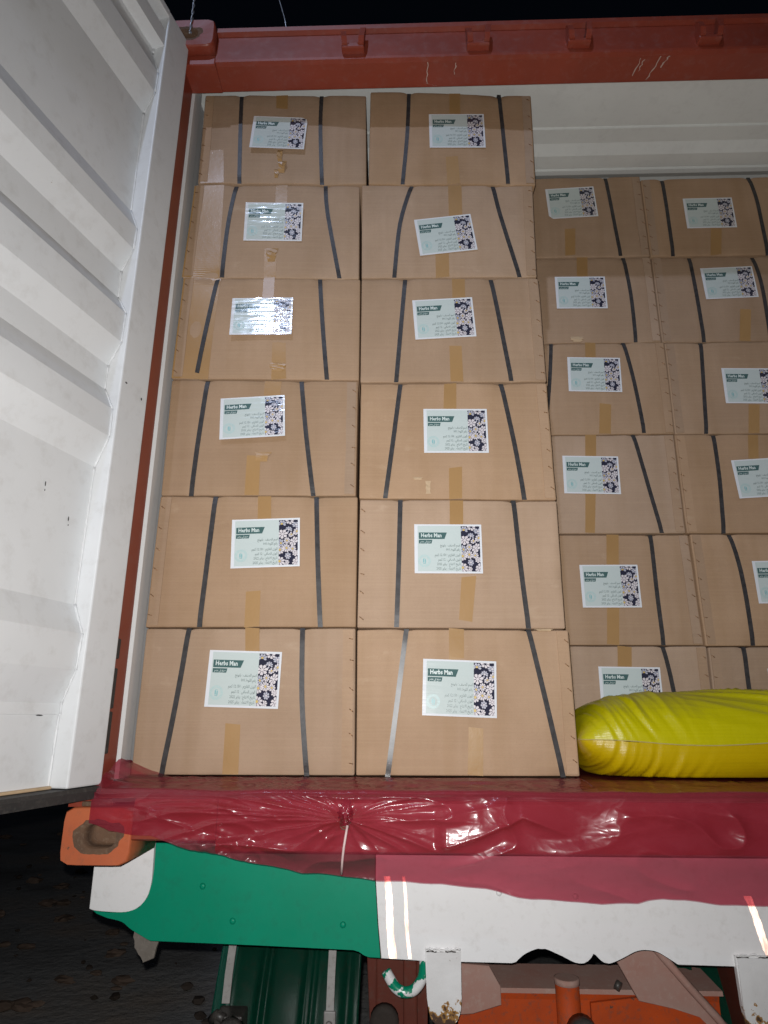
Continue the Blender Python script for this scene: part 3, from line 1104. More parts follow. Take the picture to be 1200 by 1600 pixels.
ME_STAMP = to_me('stamp', bm, [M['stamp'], M['stampd']])
# chamomile photograph: daisies on navy
bm = bmesh.new()
bm.faces.new([bm.verts.new((x, -.0009, z)) for x, z in ((px0, -hz + .0055), (px1, -hz + .0055), (px1, hz - .0055), (px0, hz - .0055))]).material_index = 0
rs = random.Random(21)
spots = []
x0_, x1_, z0_, z1_ = px0 + .002, px1 - .002, -hz + .0075, hz - .0075
for k in range(600):
    p = (rs.uniform(x0_, x1_), rs.uniform(z0_, z1_), rs.choice((.010, .013, .016)))
    if all(math.hypot(p[0] - q[0], p[1] - q[1]) > (p[2] + q[2]) * .74 for q in spots):
        spots.append(p)
for i, (cx, cz, r) in enumerate(spots):
    n = rs.choice((7, 8, 9)); ph = rs.uniform(0, 6); sq = rs.uniform(.6, 1.0); tilt = rs.uniform(0, 3.14)
    lay = -.0010 - .0003 * (i % 5) / 5
    mi = 2 if rs.random() < .2 else 1
    ct, st_ = math.cos(tilt), math.sin(tilt)

    def P(a, rad):
        u, v = math.cos(a) * rad, math.sin(a) * rad * sq
        x, z = cx + u * ct - v * st_, cz + u * st_ + v * ct
        return (min(max(x, px0), px1), lay, min(max(z, -hz + .0055), hz - .0055))
    for k in range(n):
        if rs.random() < .08:
            continue
        a = ph + 2 * math.pi * k / n; w = math.pi / n * .86
        pl = [P(a - w * .5, r * .25), P(a - w, r * .75), P(a - w * .5, r), P(a + w * .5, r), P(a + w, r * .75), P(a + w * .5, r * .25)]
        try:
            bm.faces.new([bm.verts.new(q) for q in pl]).material_index = mi
        except ValueError:
            pass
    if rs.random() < .8:
        cc = [P(2 * math.pi * k / 7, r * .27) for k in range(7)]
        bm.faces.new([bm.verts.new((x, y - .0002, z)) for x, y, z in cc]).material_index = 3 if rs.random() < .5 else 1
ME_PHOTO = to_me('flower_photo', bm, [M['navy'], M['petal'], M['petalb'], M['yolk']])

# ------------------------------------------------------------------ cardboard boxes
BOXES = [
 ('FL', 1, [[-0.5817, 0.38], [-0.0023, 0.3827], [0.0013, 0.001], [-0.5824, 0.001]], [[[-0.4634, 0.3798], [-0.4808, 0.1786], [-0.5026, -0.0009]], [[-0.1492, 0.3825], [-0.1429, 0.1914], [-0.1233, -0.0009]]], [[-0.3994, 0.3207], [-0.2019, 0.3167], [-0.2063, 0.1664], [-0.4041, 0.1723]], [[[-0.3077, -0.2685, 0.382], [-0.3035, -0.2647, 0.3176]], [[-0.3439, -0.3039, 0.1284], [-0.3435, -0.3019, -0.0018]]]),
 ('FL', 2, [[-0.5811, 0.7661], [-0.0021, 0.766], [-0.0015, 0.3851], [-0.5846, 0.3823]], [[[-0.4189, 0.7647], [-0.4259, 0.5834], [-0.4355, 0.3834]], [[-0.1233, 0.7654], [-0.1121, 0.5656], [-0.1, 0.3845]]], [[-0.3638, 0.6915], [-0.1675, 0.6979], [-0.1639, 0.5554], [-0.3592, 0.5471]], [[[-0.2944, -0.256, 0.765], [-0.2911, -0.252, 0.6906]], [[-0.3114, -0.2708, 0.484], [-0.3103, -0.2687, 0.3838]]]),
 ('FL', 3, [[-0.587, 1.1488], [-0.0065, 1.1433], [-0.0077, 0.7684], [-0.5822, 0.7684]], [[[-0.4741, 1.1436], [-0.4854, 0.9604], [-0.4934, 0.7665]], [[-0.1826, 1.1419], [-0.1621, 0.9695], [-0.133, 0.7674]]], [[-0.4291, 1.0823], [-0.2328, 1.0936], [-0.2217, 0.9538], [-0.4183, 0.9396]], [[[-0.2959, -0.2442, 1.1417], [-0.2967, -0.2474, 1.0847]], [[-0.3358, -0.2955, 0.8942], [-0.3358, -0.2938, 0.7669]]]),
 ('FL', 4, [[-0.583, 1.5187], [-0.0051, 1.5157], [-0.0039, 1.1457], [-0.5875, 1.1513]], [[[-0.4717, 1.5139], [-0.4898, 1.3485], [-0.5115, 1.1502]], [[-0.1368, 1.5143], [-0.1234, 1.3491], [-0.1039, 1.1487]]], [[-0.417, 1.4352], [-0.2214, 1.4378], [-0.2166, 1.2966], [-0.4115, 1.2929]], [[[-0.3213, -0.2856, 1.519], [-0.3205, -0.2832, 1.4317]], [[-0.2791, -0.2365, 1.2747], [-0.2764, -0.2306, 1.1484]], [[-0.583, -0.4615, 1.5162], [-0.5873, -0.4737, 1.1501]]]),
 ('FL', 5, [[-0.5801, 1.896], [-0.0126, 1.8936], [-0.0093, 1.5182], [-0.59, 1.5211]], [[[-0.4368, 1.8898], [-0.4516, 1.7438], [-0.4599, 1.5237]], [[-0.1302, 1.8927], [-0.119, 1.7702], [-0.0742, 1.5217]]], [[-0.3971, 1.8029], [-0.2025, 1.8017], [-0.2, 1.6565], [-0.3932, 1.6589]], [[[-0.3006, -0.261, 1.8926], [-0.2978, -0.2566, 1.7964]], [[-0.3232, -0.2849, 1.6285], [-0.3213, -0.2815, 1.519]], [[-0.5801, -0.4788, 1.8925], [-0.5897, -0.4681, 1.5211]]]),
 ('FL', 6, [[-0.5753, 2.2892], [0.0048, 2.2906], [0.0105, 1.896], [-0.5699, 1.8984]], [[[-0.4432, 2.2847], [-0.4344, 2.0838], [-0.4264, 1.8979]], [[-0.1556, 2.2877], [-0.154, 2.1267], [-0.1423, 1.8954]]], [[-0.393, 2.1816], [-0.2056, 2.1729], [-0.2024, 2.0275], [-0.3953, 2.0358]], [[[-0.3185, -0.2769, 2.2877], [-0.3152, -0.2739, 2.2225]], [[-0.5457, -0.4897, 2.0386], [-0.5607, -0.4792, 1.8979]]]),
 ('FR', 1, [[0.002, 0.381], [0.5867, 0.3802], [0.5879, 0.001], [0.0047, 0.001]], [[[0.1385, 0.3817], [0.115, 0.2056], [0.0872, -0.0017]], [[0.4764, 0.3802], [0.5073, 0.207], [0.5449, -0.0014]]], [[0.1834, 0.3003], [0.3816, 0.2924], [0.3778, 0.146], [0.179, 0.1514]], [[[0.2562, 0.2979, 0.3821], [0.2542, 0.2952, 0.2988]], [[0.3015, 0.3405, 0.121], [0.2957, 0.3356, -0.0039]]]),
 ('FR', 2, [[0.0047, 0.7581], [0.5813, 0.7556], [0.5792, 0.3826], [0.002, 0.3833]], [[[0.123, 0.755], [0.1177, 0.5663], [0.111, 0.3852]], [[0.4548, 0.7551], [0.4647, 0.5487], [0.4775, 0.3828]]], [[0.1626, 0.6802], [0.3554, 0.6807], [0.3571, 0.5364], [0.163, 0.5368]], [[[0.2676, 0.3069, 0.7546], [0.2657, 0.3046, 0.6785]], [[0.2952, 0.3368, 0.5279], [0.2843, 0.3216, 0.4034]]]),
 ('FR', 3, [[0.0023, 1.1367], [0.5793, 1.14], [0.5815, 0.758], [0.0018, 0.7605]], [[[0.1245, 1.1337], [0.1014, 0.9407], [0.0785, 0.762]], [[0.4365, 1.1365], [0.4666, 0.9405], [0.4879, 0.7591]]], [[0.1951, 1.0489], [0.3893, 1.05], [0.3877, 0.9051], [0.1943, 0.9047]], [[[0.2601, 0.2978, 1.1362], [0.2561, 0.2953, 1.0469]], [[0.2681, 0.3071, 0.8588], [0.2665, 0.3041, 0.7585]]]),
 ('FR', 4, [[-0.0009, 1.5145], [0.5769, 1.5204], [0.5776, 1.1424], [0.0002, 1.1391]], [[[0.1413, 1.5122], [0.1281, 1.3495], [0.1114, 1.1403]], [[0.4211, 1.5125], [0.4456, 1.3266], [0.4687, 1.1454]]], [[0.1635, 1.43], [0.3581, 1.4422], [0.3638, 1.2994], [0.1724, 1.2869]], [[[0.2938, 0.3356, 1.5148], [0.2937, 0.335, 1.4325]], [[0.2792, 0.3176, 1.2664], [0.2801, 0.3198, 1.1428]]]),
 ('FR', 5, [[-0.0049, 1.8915], [0.5799, 1.8905], [0.5721, 1.5229], [-0.0009, 1.5169]], [[[0.1653, 1.8901], [0.1253, 1.7261], [0.1058, 1.5195]], [[0.4439, 1.8889], [0.4622, 1.7654], [0.5155, 1.5224]]], [[0.1727, 1.7391], [0.364, 1.7653], [0.3782, 1.6217], [0.1903, 1.5976]], [[[0.2904, 0.3365, 1.8902], [0.2892, 0.3345, 1.7522]], [[0.2413, 0.2857, 1.6089], [0.2417, 0.2856, 1.5197]]]),
 ('FR', 6, [[0.0208, 2.3056], [0.5988, 2.2905], [0.5911, 1.8929], [0.0182, 1.894]], [[[0.1595, 2.2996], [0.1513, 2.0981], [0.1346, 1.8955]], [[0.4837, 2.2935], [0.4892, 2.0982], [0.497, 1.8984]]], [[0.2272, 2.1918], [0.422, 2.1932], [0.4262, 2.0445], [0.2315, 2.043]], [[[0.305, 0.3442, 2.2965], [0.3023, 0.3411, 2.1903]], [[0.2844, 0.3267, 2.0081], [0.2883, 0.3322, 1.8929]]]),
 ('BA', 1, [[0.5477, 0.3757], [1.1327, 0.3757], [1.127, 0.001], [0.542, 0.001]], [[[0.99, 0.3731], [1.0062, 0.2386], [1.0175, -0.0033]]], [[0.7697, 0.3087], [0.9696, 0.3057], [0.9696, 0.1646], [0.7693, 0.1668]], [[[0.8409, 0.8872, 0.374], [0.8342, 0.8801, 0.3055]]]),
 ('BA', 2, [[0.5383, 0.7594], [1.1233, 0.7594], [1.1268, 0.378], [0.5419, 0.378]], [[[0.9932, 0.7565], [0.9913, 0.5672], [0.9942, 0.3783]]], [[0.7368, 0.6502], [0.9344, 0.6519], [0.9363, 0.5029], [0.7378, 0.5042]], [[[0.841, 0.8831, 0.7595], [0.8306, 0.8721, 0.6477]], [[0.8195, 0.8603, 0.5063], [0.8078, 0.8478, 0.3803]]]),
 ('BA', 3, [[0.5313, 1.1345], [1.1159, 1.1345], [1.1129, 0.7618], [0.5279, 0.7618]], [[[0.9709, 1.134], [0.9997, 0.9552], [1.0315, 0.7632]]], [[0.7074, 1.0535], [0.906, 1.048], [0.9033, 0.9053], [0.7035, 0.909]], [[[0.7972, 0.8366, 1.1357], [0.7898, 0.8289, 1.0478]], [[0.7783, 0.8145, 0.9109], [0.7661, 0.7993, 0.7645]]]),
 ('BA', 4, [[0.5416, 1.5157], [1.1262, 1.5157], [1.121, 1.1369], [0.5364, 1.1369]], [[[0.7005, 1.5197], [0.6812, 1.3454], [0.6533, 1.1422]], [[0.9734, 1.5168], [0.995, 1.3415], [1.011, 1.1412]]], [[0.7537, 1.4513], [0.9507, 1.4462], [0.946, 1.3024], [0.7501, 1.31]], [[[0.8293, 0.8681, 1.5178], [0.8233, 0.8617, 1.4463]], [[0.8592, 0.9015, 1.2574], [0.8487, 0.8904, 1.1403]]]),
 ('BA', 5, [[0.5367, 1.9026], [1.1214, 1.9026], [1.1195, 1.5182], [0.5349, 1.5182]], [[[1.0134, 1.903], [1.0234, 1.7308], [1.0234, 1.5205]]], [[0.7342, 1.8104], [0.9307, 1.8088], [0.9255, 1.6648], [0.7304, 1.6664]], [[[0.8289, 0.872, 1.9067], [0.8207, 0.8633, 1.8049]]]),
 ('BA', 6, [[0.5349, 2.297], [1.1191, 2.297], [1.1182, 1.9051], [0.5336, 1.9051]], [[[0.9776, 2.2917], [0.9895, 2.1013], [1.0032, 1.9092]]], [[0.729, 2.237], [0.9273, 2.2471], [0.9263, 2.0977], [0.7269, 2.0883]], [[[0.7907, 0.8332, 2.0407], [0.7837, 0.8231, 1.9137]]]),
 ('BB', 1, [[1.1365, 0.373], [1.7195, 0.373], [1.7132, 0.001], [1.1302, 0.001]], [[[1.2521, 0.3712], [1.2475, 0.2131], [1.2503, -0.0113]]], [[1.3107, 0.3021], [1.5161, 0.3025], [1.5188, 0.1567], [1.3174, 0.156]], []),
 ('BB', 2, [[1.1265, 0.7588], [1.7095, 0.7588], [1.7127, 0.3754], [1.1298, 0.3754]], [[[1.261, 0.7541], [1.2787, 0.6247], [1.2841, 0.3764]]], [[1.3097, 0.6581], [1.5153, 0.6635], [1.5247, 0.5162], [1.3282, 0.5165]], []),
 ('BB', 3, [[1.1189, 1.1339], [1.7015, 1.1339], [1.7003, 0.7611], [1.1173, 0.7611]], [[[1.2582, 1.1287], [1.2541, 0.9534], [1.2434, 0.76]]], [[1.3033, 1.0287], [1.5042, 1.0418], [1.5062, 0.8966], [1.3136, 0.8859]], [[[1.3822, 1.4187, 1.1301], [1.3677, 1.4038, 1.0355]]]),
 ('BB', 4, [[1.1293, 1.5144], [1.7119, 1.5144], [1.7067, 1.1363], [1.124, 1.1363]], [[[1.2658, 1.5114], [1.2521, 1.3383], [1.2365, 1.1378]]], [[1.3257, 1.4015], [1.5272, 1.3988], [1.5194, 1.2539], [1.3229, 1.2587]], [[[1.4056, 1.445, 1.2526], [1.3875, 1.4264, 1.1351]]]),
 ('BB', 5, [[1.1244, 1.9004], [1.7071, 1.9004], [1.7051, 1.5168], [1.1225, 1.5168]], [[[1.2719, 1.8948], [1.2773, 1.7263], [1.2809, 1.5167]], [[1.5191, 1.8914], [1.5313, 1.7799], [1.5294, 1.513]]], [[1.3062, 1.8403], [1.5099, 1.8482], [1.5074, 1.7063], [1.3083, 1.7008]], [[[1.4336, 1.4748, 1.6546], [1.413, 1.4536, 1.5175]]]),
 ('BB', 6, [[1.1221, 2.2815], [1.7044, 2.2815], [1.7038, 1.9028], [1.1212, 1.9028]], [[[1.208, 2.2728], [1.2105, 2.0743], [1.2085, 1.9021]], [[1.5615, 2.2802], [1.5765, 2.1447], [1.5784, 1.8977]]], [[1.2796, 2.1759], [1.4763, 2.1789], [1.4767, 2.031], [1.2786, 2.0322]], [[[1.3733, 1.4163, 2.0301], [1.3552, 1.3977, 1.8991]]]),
]

PHI = 0.0271
YREAR = 0.4165
LEV = ['bottom', 'second from the floor', 'third from the floor', 'fourth from the floor', 'fifth from the floor', 'topmost']
LABELS = {
    ('FL', 1): 'cardboard box on the red sheet beside the red door post, lowest along the white wall',
    ('FL', 2): 'cardboard box with a tape strip under its label, second up along the white wall',
    ('FL', 3): 'cardboard box with glare across the label top, third up along the white wall',
    ('FL', 4): 'cardboard box with the shiniest glare on its label, fourth up along the white wall',
    ('FL', 5): 'cardboard box with straps spreading downward, fifth up along the white wall',
    ('FL', 6): 'cardboard box with a torn tape scrap below its label, topmost along the white wall',
    ('FR', 1): 'cardboard box on the red sheet touching the yellow sack, one strap scuffed grey',
    ('FR', 2): 'cardboard box second up in the front stack that touches the yellow sack',
    ('FR', 3): 'cardboard box with scraped paper at its lower edge, third up the middle front stack',
    ('FR', 4): 'cardboard box with slightly tilted label, fourth up the middle front stack',
    ('FR', 5): 'cardboard box with the most tilted label, fifth up the middle front stack',
    ('FR', 6): 'cardboard box under the red header overhanging its stack, topmost of the middle stack',
    ('BA', 1): 'cardboard box behind the yellow sack with only its label top showing',
    ('BA', 2): 'set-back cardboard box second up, directly above the one whose label the sack half hides',
    ('BA', 3): 'set-back cardboard box with one strongly slanting strap, third up beside the front stack',
    ('BA', 4): 'set-back cardboard box, fourth up, with straps on both sides of its label',
    ('BA', 5): 'set-back cardboard box with a torn flake at its lower edge, fifth up',
    ('BA', 6): 'set-back cardboard box with a clipped label corner, topmost beside the front stack',
    ('BB', 1): 'cardboard box mostly hidden by the yellow sack, only one strap showing, far right stack',
    ('BB', 2): 'cardboard box with a bent strap and a sliver of label, second up far right',
    ('BB', 3): 'cardboard box with half its label cut by the picture edge, third up far right',
    ('BB', 4): 'cardboard box with its label cut at the flower strip, fourth up far right',
    ('BB', 5): 'cardboard box with two straps and a whole label, fifth up far right',
    ('BB', 6): 'cardboard box with two straps, topmost of the far right stack under the ceiling',
}
CUTS = {('FL', 6): 'TR', ('BA', 6): 'BL'}


def lattice(n, L, r):
    c = [0, r * .35, r]
    c += [r + (L - 2 * r) * k / n for k in range(1, n)]
    return c + [L - r, L - r * .35, L]


def make_box(col, row, q, st, lb, tp, idx):
    rs = random.Random(100 + idx)
    front = col[0] == 'F'
    phi = PHI if front else 0.0
    dep = .412 if front else .40
    (tlx, tlz), (trx, trz), (brx, brz), (blx, blz) = q
    s0 = (blx + brx) / 2; z0 = min(blz, brz)
    loc = (s0 * math.cos(phi), s0 * math.sin(phi) + (0 if front else YREAR), z0)
    t = empty('cardboard_box', loc, phi)
    tag(t, LABELS[(col, row)], 'box', 'strapped cardboard boxes of herbs stacked in the container')
    Q = [(x - s0, z - z0) for x, z in q]
    W = (trx - tlx + brx - blx) / 2; H = (tlz + trz - blz - brz) / 2
    amp = rs.uniform(.0, .0075)
    t.location.y += rs.uniform(-.004, .004)
    t.rotation_euler.z += R(rs.uniform(-.3, .3))
    pins = [(p[0][0] - s0, H) for p in st] + [(p[-1][0] - s0, 0) for p in st]
    sd = rs.uniform(0, 50)
    topfree = row == 6

    def uv2p(u, v):
        a = (Q[3][0] + (Q[2][0] - Q[3][0]) * u, Q[3][1] + (Q[2][1] - Q[3][1]) * u)
        b = (Q[0][0] + (Q[1][0] - Q[0][0]) * u, Q[0][1] + (Q[1][1] - Q[0][1]) * u)
        return a[0] + (b[0] - a[0]) * v, a[1] + (b[1] - a[1]) * v

    def bulge(x, z):
        u = min(max(x / W + .5, 0), 1); v = min(max(z / H, 0), 1)
        pin = sum(math.exp(-((x - px_) / .016) ** 2) * math.exp(-((z - pz_) / .022) ** 2) for px_, pz_ in pins)
        return -.0052 * pin + amp * math.sin(math.pi * u) * math.sin(math.pi * v) + .0026 * noise.noise(Vector((x * 6 + sd, z * 6, sd)))

    # carton body with rounded, slightly crushed edges
    r = .0045
    xs, ys, zs = lattice(44, W, r), lattice(5, dep, r), lattice(26, H, r)
    nx, ny, nz = len(xs), len(ys), len(zs)
    bm = bmesh.new()
    vd = {}

    def V(i, j, k):
        key = (i, j, k)
        if key in vd:
            return vd[key]
        p = Vector((xs[i], ys[j], zs[k]))
        c = Vector((min(max(p.x, r), W - r), min(max(p.y, r), dep - r), min(max(p.z, r), H - r)))
        d = p - c
        if d.length > r:
            p = c + d.normalized() * r
        x, z = uv2p(p.x / W, p.z / H)
        fy = max(0, 1 - p.y / .2)
        y = p.y - bulge(x, z) * fy
        # crushed rims
        edge = max(0, 1 - min(p.x, W - p.x) / .02) + max(0, 1 - min(p.z, H - p.z) / .02)
        if edge > 0 and p.y < .03:
            y += .0055 * edge * max(0, noise.noise(Vector((x * 11 + sd, z * 11, 3))))
        dz = 0
        if p.y < .04 and p.z > H - .02:
            dz = -.0035 * sum(math.exp(-((x - px_) / .014) ** 2) for px_, pz_ in pins if pz_ > 0)
        if topfree and p.z > H - .01:
            dz += .004 * noise.noise(Vector((x * 7 + sd, p.y * 5, 9)))
        if not topfree and p.z > H - .012 and p.y < .05:
            dz += .0022 * noise.noise(Vector((x * 9 + sd, 2, 9))) - .0012
        vd[key] = bm.verts.new((x, y, z + dz))
        return vd[key]

    def quad(a, b, c, d):
        f = bm.faces.new((a, b, c, d)); f.smooth = True
    for i in range(nx - 1):
        for k in range(nz - 1):
            quad(V(i, 0, k), V(i + 1, 0, k), V(i + 1, 0, k + 1), V(i, 0, k + 1))
            quad(V(i, ny - 1, k), V(i, ny - 1, k + 1), V(i + 1, ny - 1, k + 1), V(i + 1, ny - 1, k))
        for j in range(ny - 1):
            quad(V(i, j, nz - 1), V(i + 1, j, nz - 1), V(i + 1, j + 1, nz - 1), V(i, j + 1, nz - 1))
            quad(V(i, j, 0), V(i, j + 1, 0), V(i + 1, j + 1, 0), V(i + 1, j, 0))
    for j in range(ny - 1):
        for k in range(nz - 1):
            quad(V(0, j, k), V(0, j, k + 1), V(0, j + 1, k + 1), V(0, j + 1, k))
            quad(V(nx - 1, j, k), V(nx - 1, j + 1, k), V(nx - 1, j + 1, k + 1), V(nx - 1, j, k + 1))
    obj('carton', bm, M['card'], t)

    loc2 = lambda p: (p[0] - s0, p[1] - z0)

    def ribbon(name, path, mat, th, wrap=0.0, jag=0.0):
        """path: list of (xl, xr, z), top to bottom, laid on the front face"""
        bm = bmesh.new()
        prev = None
        rows = []
        for a, b in zip(path, path[1:]):
            n = max(2, int(abs(a[2] - b[2]) / .007))
            for k in range(n):
                f = k / n
                rows.append(tuple(x + (y - x) * f for x, y in zip(a, b)))
        rows.append(path[-1])
        secs = []
        if wrap:
            xl, xr, z = rows[0]
            secs.append([(xl, wrap, z + .0012), (xl, wrap, z + .0016), (xr, wrap, z + .0016), (xr, wrap, z + .0012)])
            secs.append([(xl, .004, z + .0002), (xl, .003, z + .0012), (xr, .003, z + .0012), (xr, .004, z + .0002)])
        for i, (xl, xr, z) in enumerate(rows):
            j0 = rs.uniform(-jag, jag) if jag and i in (0, len(rows) - 1) else 0
            yl, yr = -bulge(xl, z) - .0004, -bulge(xr, z) - .0004
            if wrap and i == 0:
                z -= .003
            secs.append([(xl, yl + .002, z), (xl, yl - th, z + j0), (xr, yr - th, z - j0), (xr, yr + .002, z)])
        for s in secs:
            qd = [bm.verts.new(p) for p in s]
            if prev:
                for k in range(3):
                    bm.faces.new((prev[k], prev[k + 1], qd[k + 1], qd[k]))
            prev = qd
        return obj(name, bm, mat, t)

    sw = .0068
    for p in st:
        pts = spl([loc2(a) for a in p], 5) if len(p) > 2 else [loc2(a) for a in p]
        pts[0] = (pts[0][0], min(pts[0][1], H - .001)); 
        ribbon('strap', [(x - sw, x + sw, z) for x, z in pts], M['strapg' if (col, row) == ('FR', 1) and p is st[0] else 'strap'], .0019, .05)
    for tpz in tp:
        if tpz is None:
            continue
        (a0, a1, az), (b0, b1, bz) = tpz
        ribbon('tape', [(a0 - s0, a1 - s0, az - z0), (b0 - s0, b1 - s0, max(bz - z0, .002))], M['tape'], .0003, 0, .003)
    # the pasted label and its print
    c = Vector(((lb[0][0] + lb[1][0] + lb[2][0] + lb[3][0]) / 4 - s0, 0, (lb[0][1] + lb[1][1] + lb[2][1] + lb[3][1]) / 4 - z0))
    ang = math.atan2(lb[1][1] - lb[0][1] + lb[2][1] - lb[3][1], lb[1][0] - lb[0][0] + lb[2][0] - lb[3][0])
    top = max(bulge(c.x + dx * .08, c.z + dz * .06) for dx in (-1, 0, 1) for dz in (-1, 0, 1))
    lab = obj('label', ME_PAPER[CUTS.get((col, row))], M['paper'], t, (c.x, -top - .0011 - (.006 if (col, row) in (('FL', 4), ('FL', 3), ('FL', 5), ('FL', 6)) else 0), c.z))
    tilt = R(rs.uniform(-.5, .5))
    if (col, row) == ('FL', 4): tilt = R(-5.0)
    if (col, row) == ('FL', 3): tilt = R(-4.6)
    if (col, row) == ('FL', 5): tilt = R(4.5)
    if (col, row) == ('FL', 6): tilt = R(-2.5)
    lab.rotation_euler = (tilt, -ang, 0)
    wl_ = (math.dist(lb[0], lb[1]) + math.dist(lb[3], lb[2])) / 2 / LW
    hl_ = (math.dist(lb[0], lb[3]) + math.dist(lb[1], lb[2])) / 2 / LH
    lab.scale = (wl_, 1, hl_)
    for nm, me in (('mint_field', ME_MINT), ('name_plate', ME_PLATE), ('origin_plate', ME_SUB), ('title_lettering', ME_TITLE), ('detail_lettering', ME_TEXT), ('stamp', ME_STAMP), ('flower_photo', ME_PHOTO)):
        link(bpy.data.objects.new(nm, me), lab)
    # carton staples along a vertical rim
    sides = {'FL': -1 if row in (2, 4, 5, 6) else 1, 'FR': 1 if row != 2 else 0, 'BA': 1, 'BB': -1}[col]
    fs_ = -1 if sides == -1 else 1
    if sides:
        ua, ub = .5 + fs_ * (.5 - .006 / W), .5 + fs_ * (.5 - .034 / W)
        pa = [(uv2p(ua, v), uv2p(ub + fs_ * .004 * noise.noise(Vector((v * 9, sd, 0))), v)) for v in (.985, .8, .6, .4, .2, .015)]
        ribbon('glue_flap', [(min(a[0], b[0]), max(a[0], b[0]), a[1]) for a, b in pa], M['card'], .0016)
    for sd_ in ((-1,) if sides == -1 else (1,) if sides == 1 else (-1,)):
        bm = bmesh.new()
        for k in range(6):
            v = .08 + .84 * (k + rs.uniform(-.12, .12)) / 5
            x, z = uv2p(.5 + sd_ * (.5 - .016 - rs.uniform(0, .006)), min(max(v, .05), .95))
            dx = .0052; dz = -.0040 * (1 if rs.random() < .8 else .3)
            y = -bulge(x, z) - .0028
            bm_tube(bm, [(x - dx, y + .002, z - dz), (x - dx * .9, y, z - dz * .9), (x + dx * .9, y, z + dz * .9), (x + dx, y + .002, z + dz)], .0011, 5)
        tag(obj('staple_row', bm, M['staple'], t), None, None, None, 'stuff')
    return t, bulge, s0, z0


made = {}
for i, (col, row, q, st, lb, tp) in enumerate(BOXES):
    made[(col, row)] = make_box(col, row, q, st, lb, tp, i)


def scrap(key, cx, cz, pieces, mat, name, seed):
    """crumpled loose scraps on a box front: (dx, dz, w, h, lift)"""
    t, bul, s0, z0 = made[key]
    rs = random.Random(seed)
    bm = bmesh.new()
    for dx, dz, w, h, lift in pieces:
        n = 5
        g = []
        for i in range(n + 1):
            row = []
            for j in range(3):
                u = j / 2 - .5; v = i / n
                x = cx - s0 + dx + u * w * (1 - .5 * v * rs.uniform(.4, 1)) + rs.uniform(-.1, .1) * w; z = cz - z0 + dz - v * h
                y = -bul(x, z) - .001 - lift * math.sin(v * 3.1) * rs.uniform(.3, 1)
                row.append(bm.verts.new((x, y, z)))
            g.append(row)
        for i in range(n):
            for j in range(2):
                bm.faces.new((g[i][j], g[i][j + 1], g[i + 1][j + 1], g[i + 1][j]))
    return obj(name, bm, mat, t)


scrap(('FL', 6), -.292, 2.035, [(0, 0, .022, .05, .010), (.010, -.045, .03, .05, .014), (-.008, -.08, .018, .035, .008)], M['tape'], 'torn_tape', 1)
scrap(('FL', 4), -.26, 1.205, [(0, 0, .05, .03, .004)], M['tape'], 'tape_crumple', 2)
scrap(('FL', 3), -.29, .905, [(0, 0, .05, .03, .004)], M['tape'], 'tape_crumple', 3)
scrap(('FL', 5), -.30, 1.63, [(0, 0, .04, .05, .005)], M['tape'], 'tape_crumple', 4)
scrap(('FR', 3), .205, .815, [(0, 0, .018, .04, .004), (-.03, .012, .03, .008, .002)], M['debris'], 'scraped_paper', 5)
scrap(('BA', 5), .80, 1.545, [(0, 0, .05, .022, .004)], M['debris'], 'torn_flake', 6)
scrap(('FR', 1), .52, .382, [(0, 0, .05, .006, .003)], M['debris'], 'torn_flake', 7)

# ------------------------------------------------------------------ red plastic sheet over the sill
KN = Vector((-.002, -.067))        # knot (X, z)
BOT = [(-.66, -.075, -.215), (-.60, -.084, -.215), (-.572, -.091, -.215), (-.541, -.104, -.215), (-.444, -.110, -.215), (-.362, -.136, -.215), (-0.283, -0.15, -0.205), (-0.204, -0.17, -0.195), (-0.089, -0.187, -0.185), (-0.003, -0.198, -0.175), (0.084, -0.207, -0.165), (0.215, -0.213, -0.155), (0.316, -0.224, -0.15), (0.417, -0.243, -0.145), (0.517, -0.249, -0.145), (0.574, -0.253, -0.145), (0.661, -0.247, -0.145), (0.711, -0.241, -0.145), (0.761, -0.242, -0.145), (0.831, -0.249, -0.145), (0.944, -0.253, -0.145), (1.3, -.235, -.15), (1.7, -.20, -.17)]
BOTZ = [(a, b) for a, b, c in BOT]
BOTY = [(a, c) for a, b, c in BOT]


def interp(tab, x):
    if x <= tab[0][0]: return tab[0][1]
    for (a, b), (c, d) in zip(tab, tab[1:]):
        if x <= c: return b + (d - b) * (x - a) / (c - a)
    return tab[-1][1]


# hand-laid creases on the hanging face: (x0, z0, x1, z1, height, width)
CREASE = [(-.30, -.048, -.02, -.073, .011, .009), (-.55, -.048, -.28, -.056, .006, .012), (-.16, -.112, -.04, -.080, .008, .013), (.004, -.066, .19, -.050, .009, .008), (.006, -.070, .17, -.077, .008, .007),
          (.006, -.073, .11, -.098, .013, .008), (.11, -.098, .20, -.138, .009, .008), (.03, -.092, .12, -.130, .008, .008), (.222, -.064, .36, -.040, .008, .010), (-.06, -.094, -.045, -.115, .006, .006), (-.045, -.115, -.01, -.100, .006, .006),
          (.62, -.055, .66, -.075, .008, .012), (.72, -.060, .76, -.070, .007, .012), (.78, -.05, .98, -.085, .007, .014), (.55, -.11, .70, -.085, .006, .016), (-.42, -.075, -.36, -.095, .008, .008), (-.12, -.040, -.01, -.064, .007, .008), (.09, -.038, .005, -.064, .006, .008)]


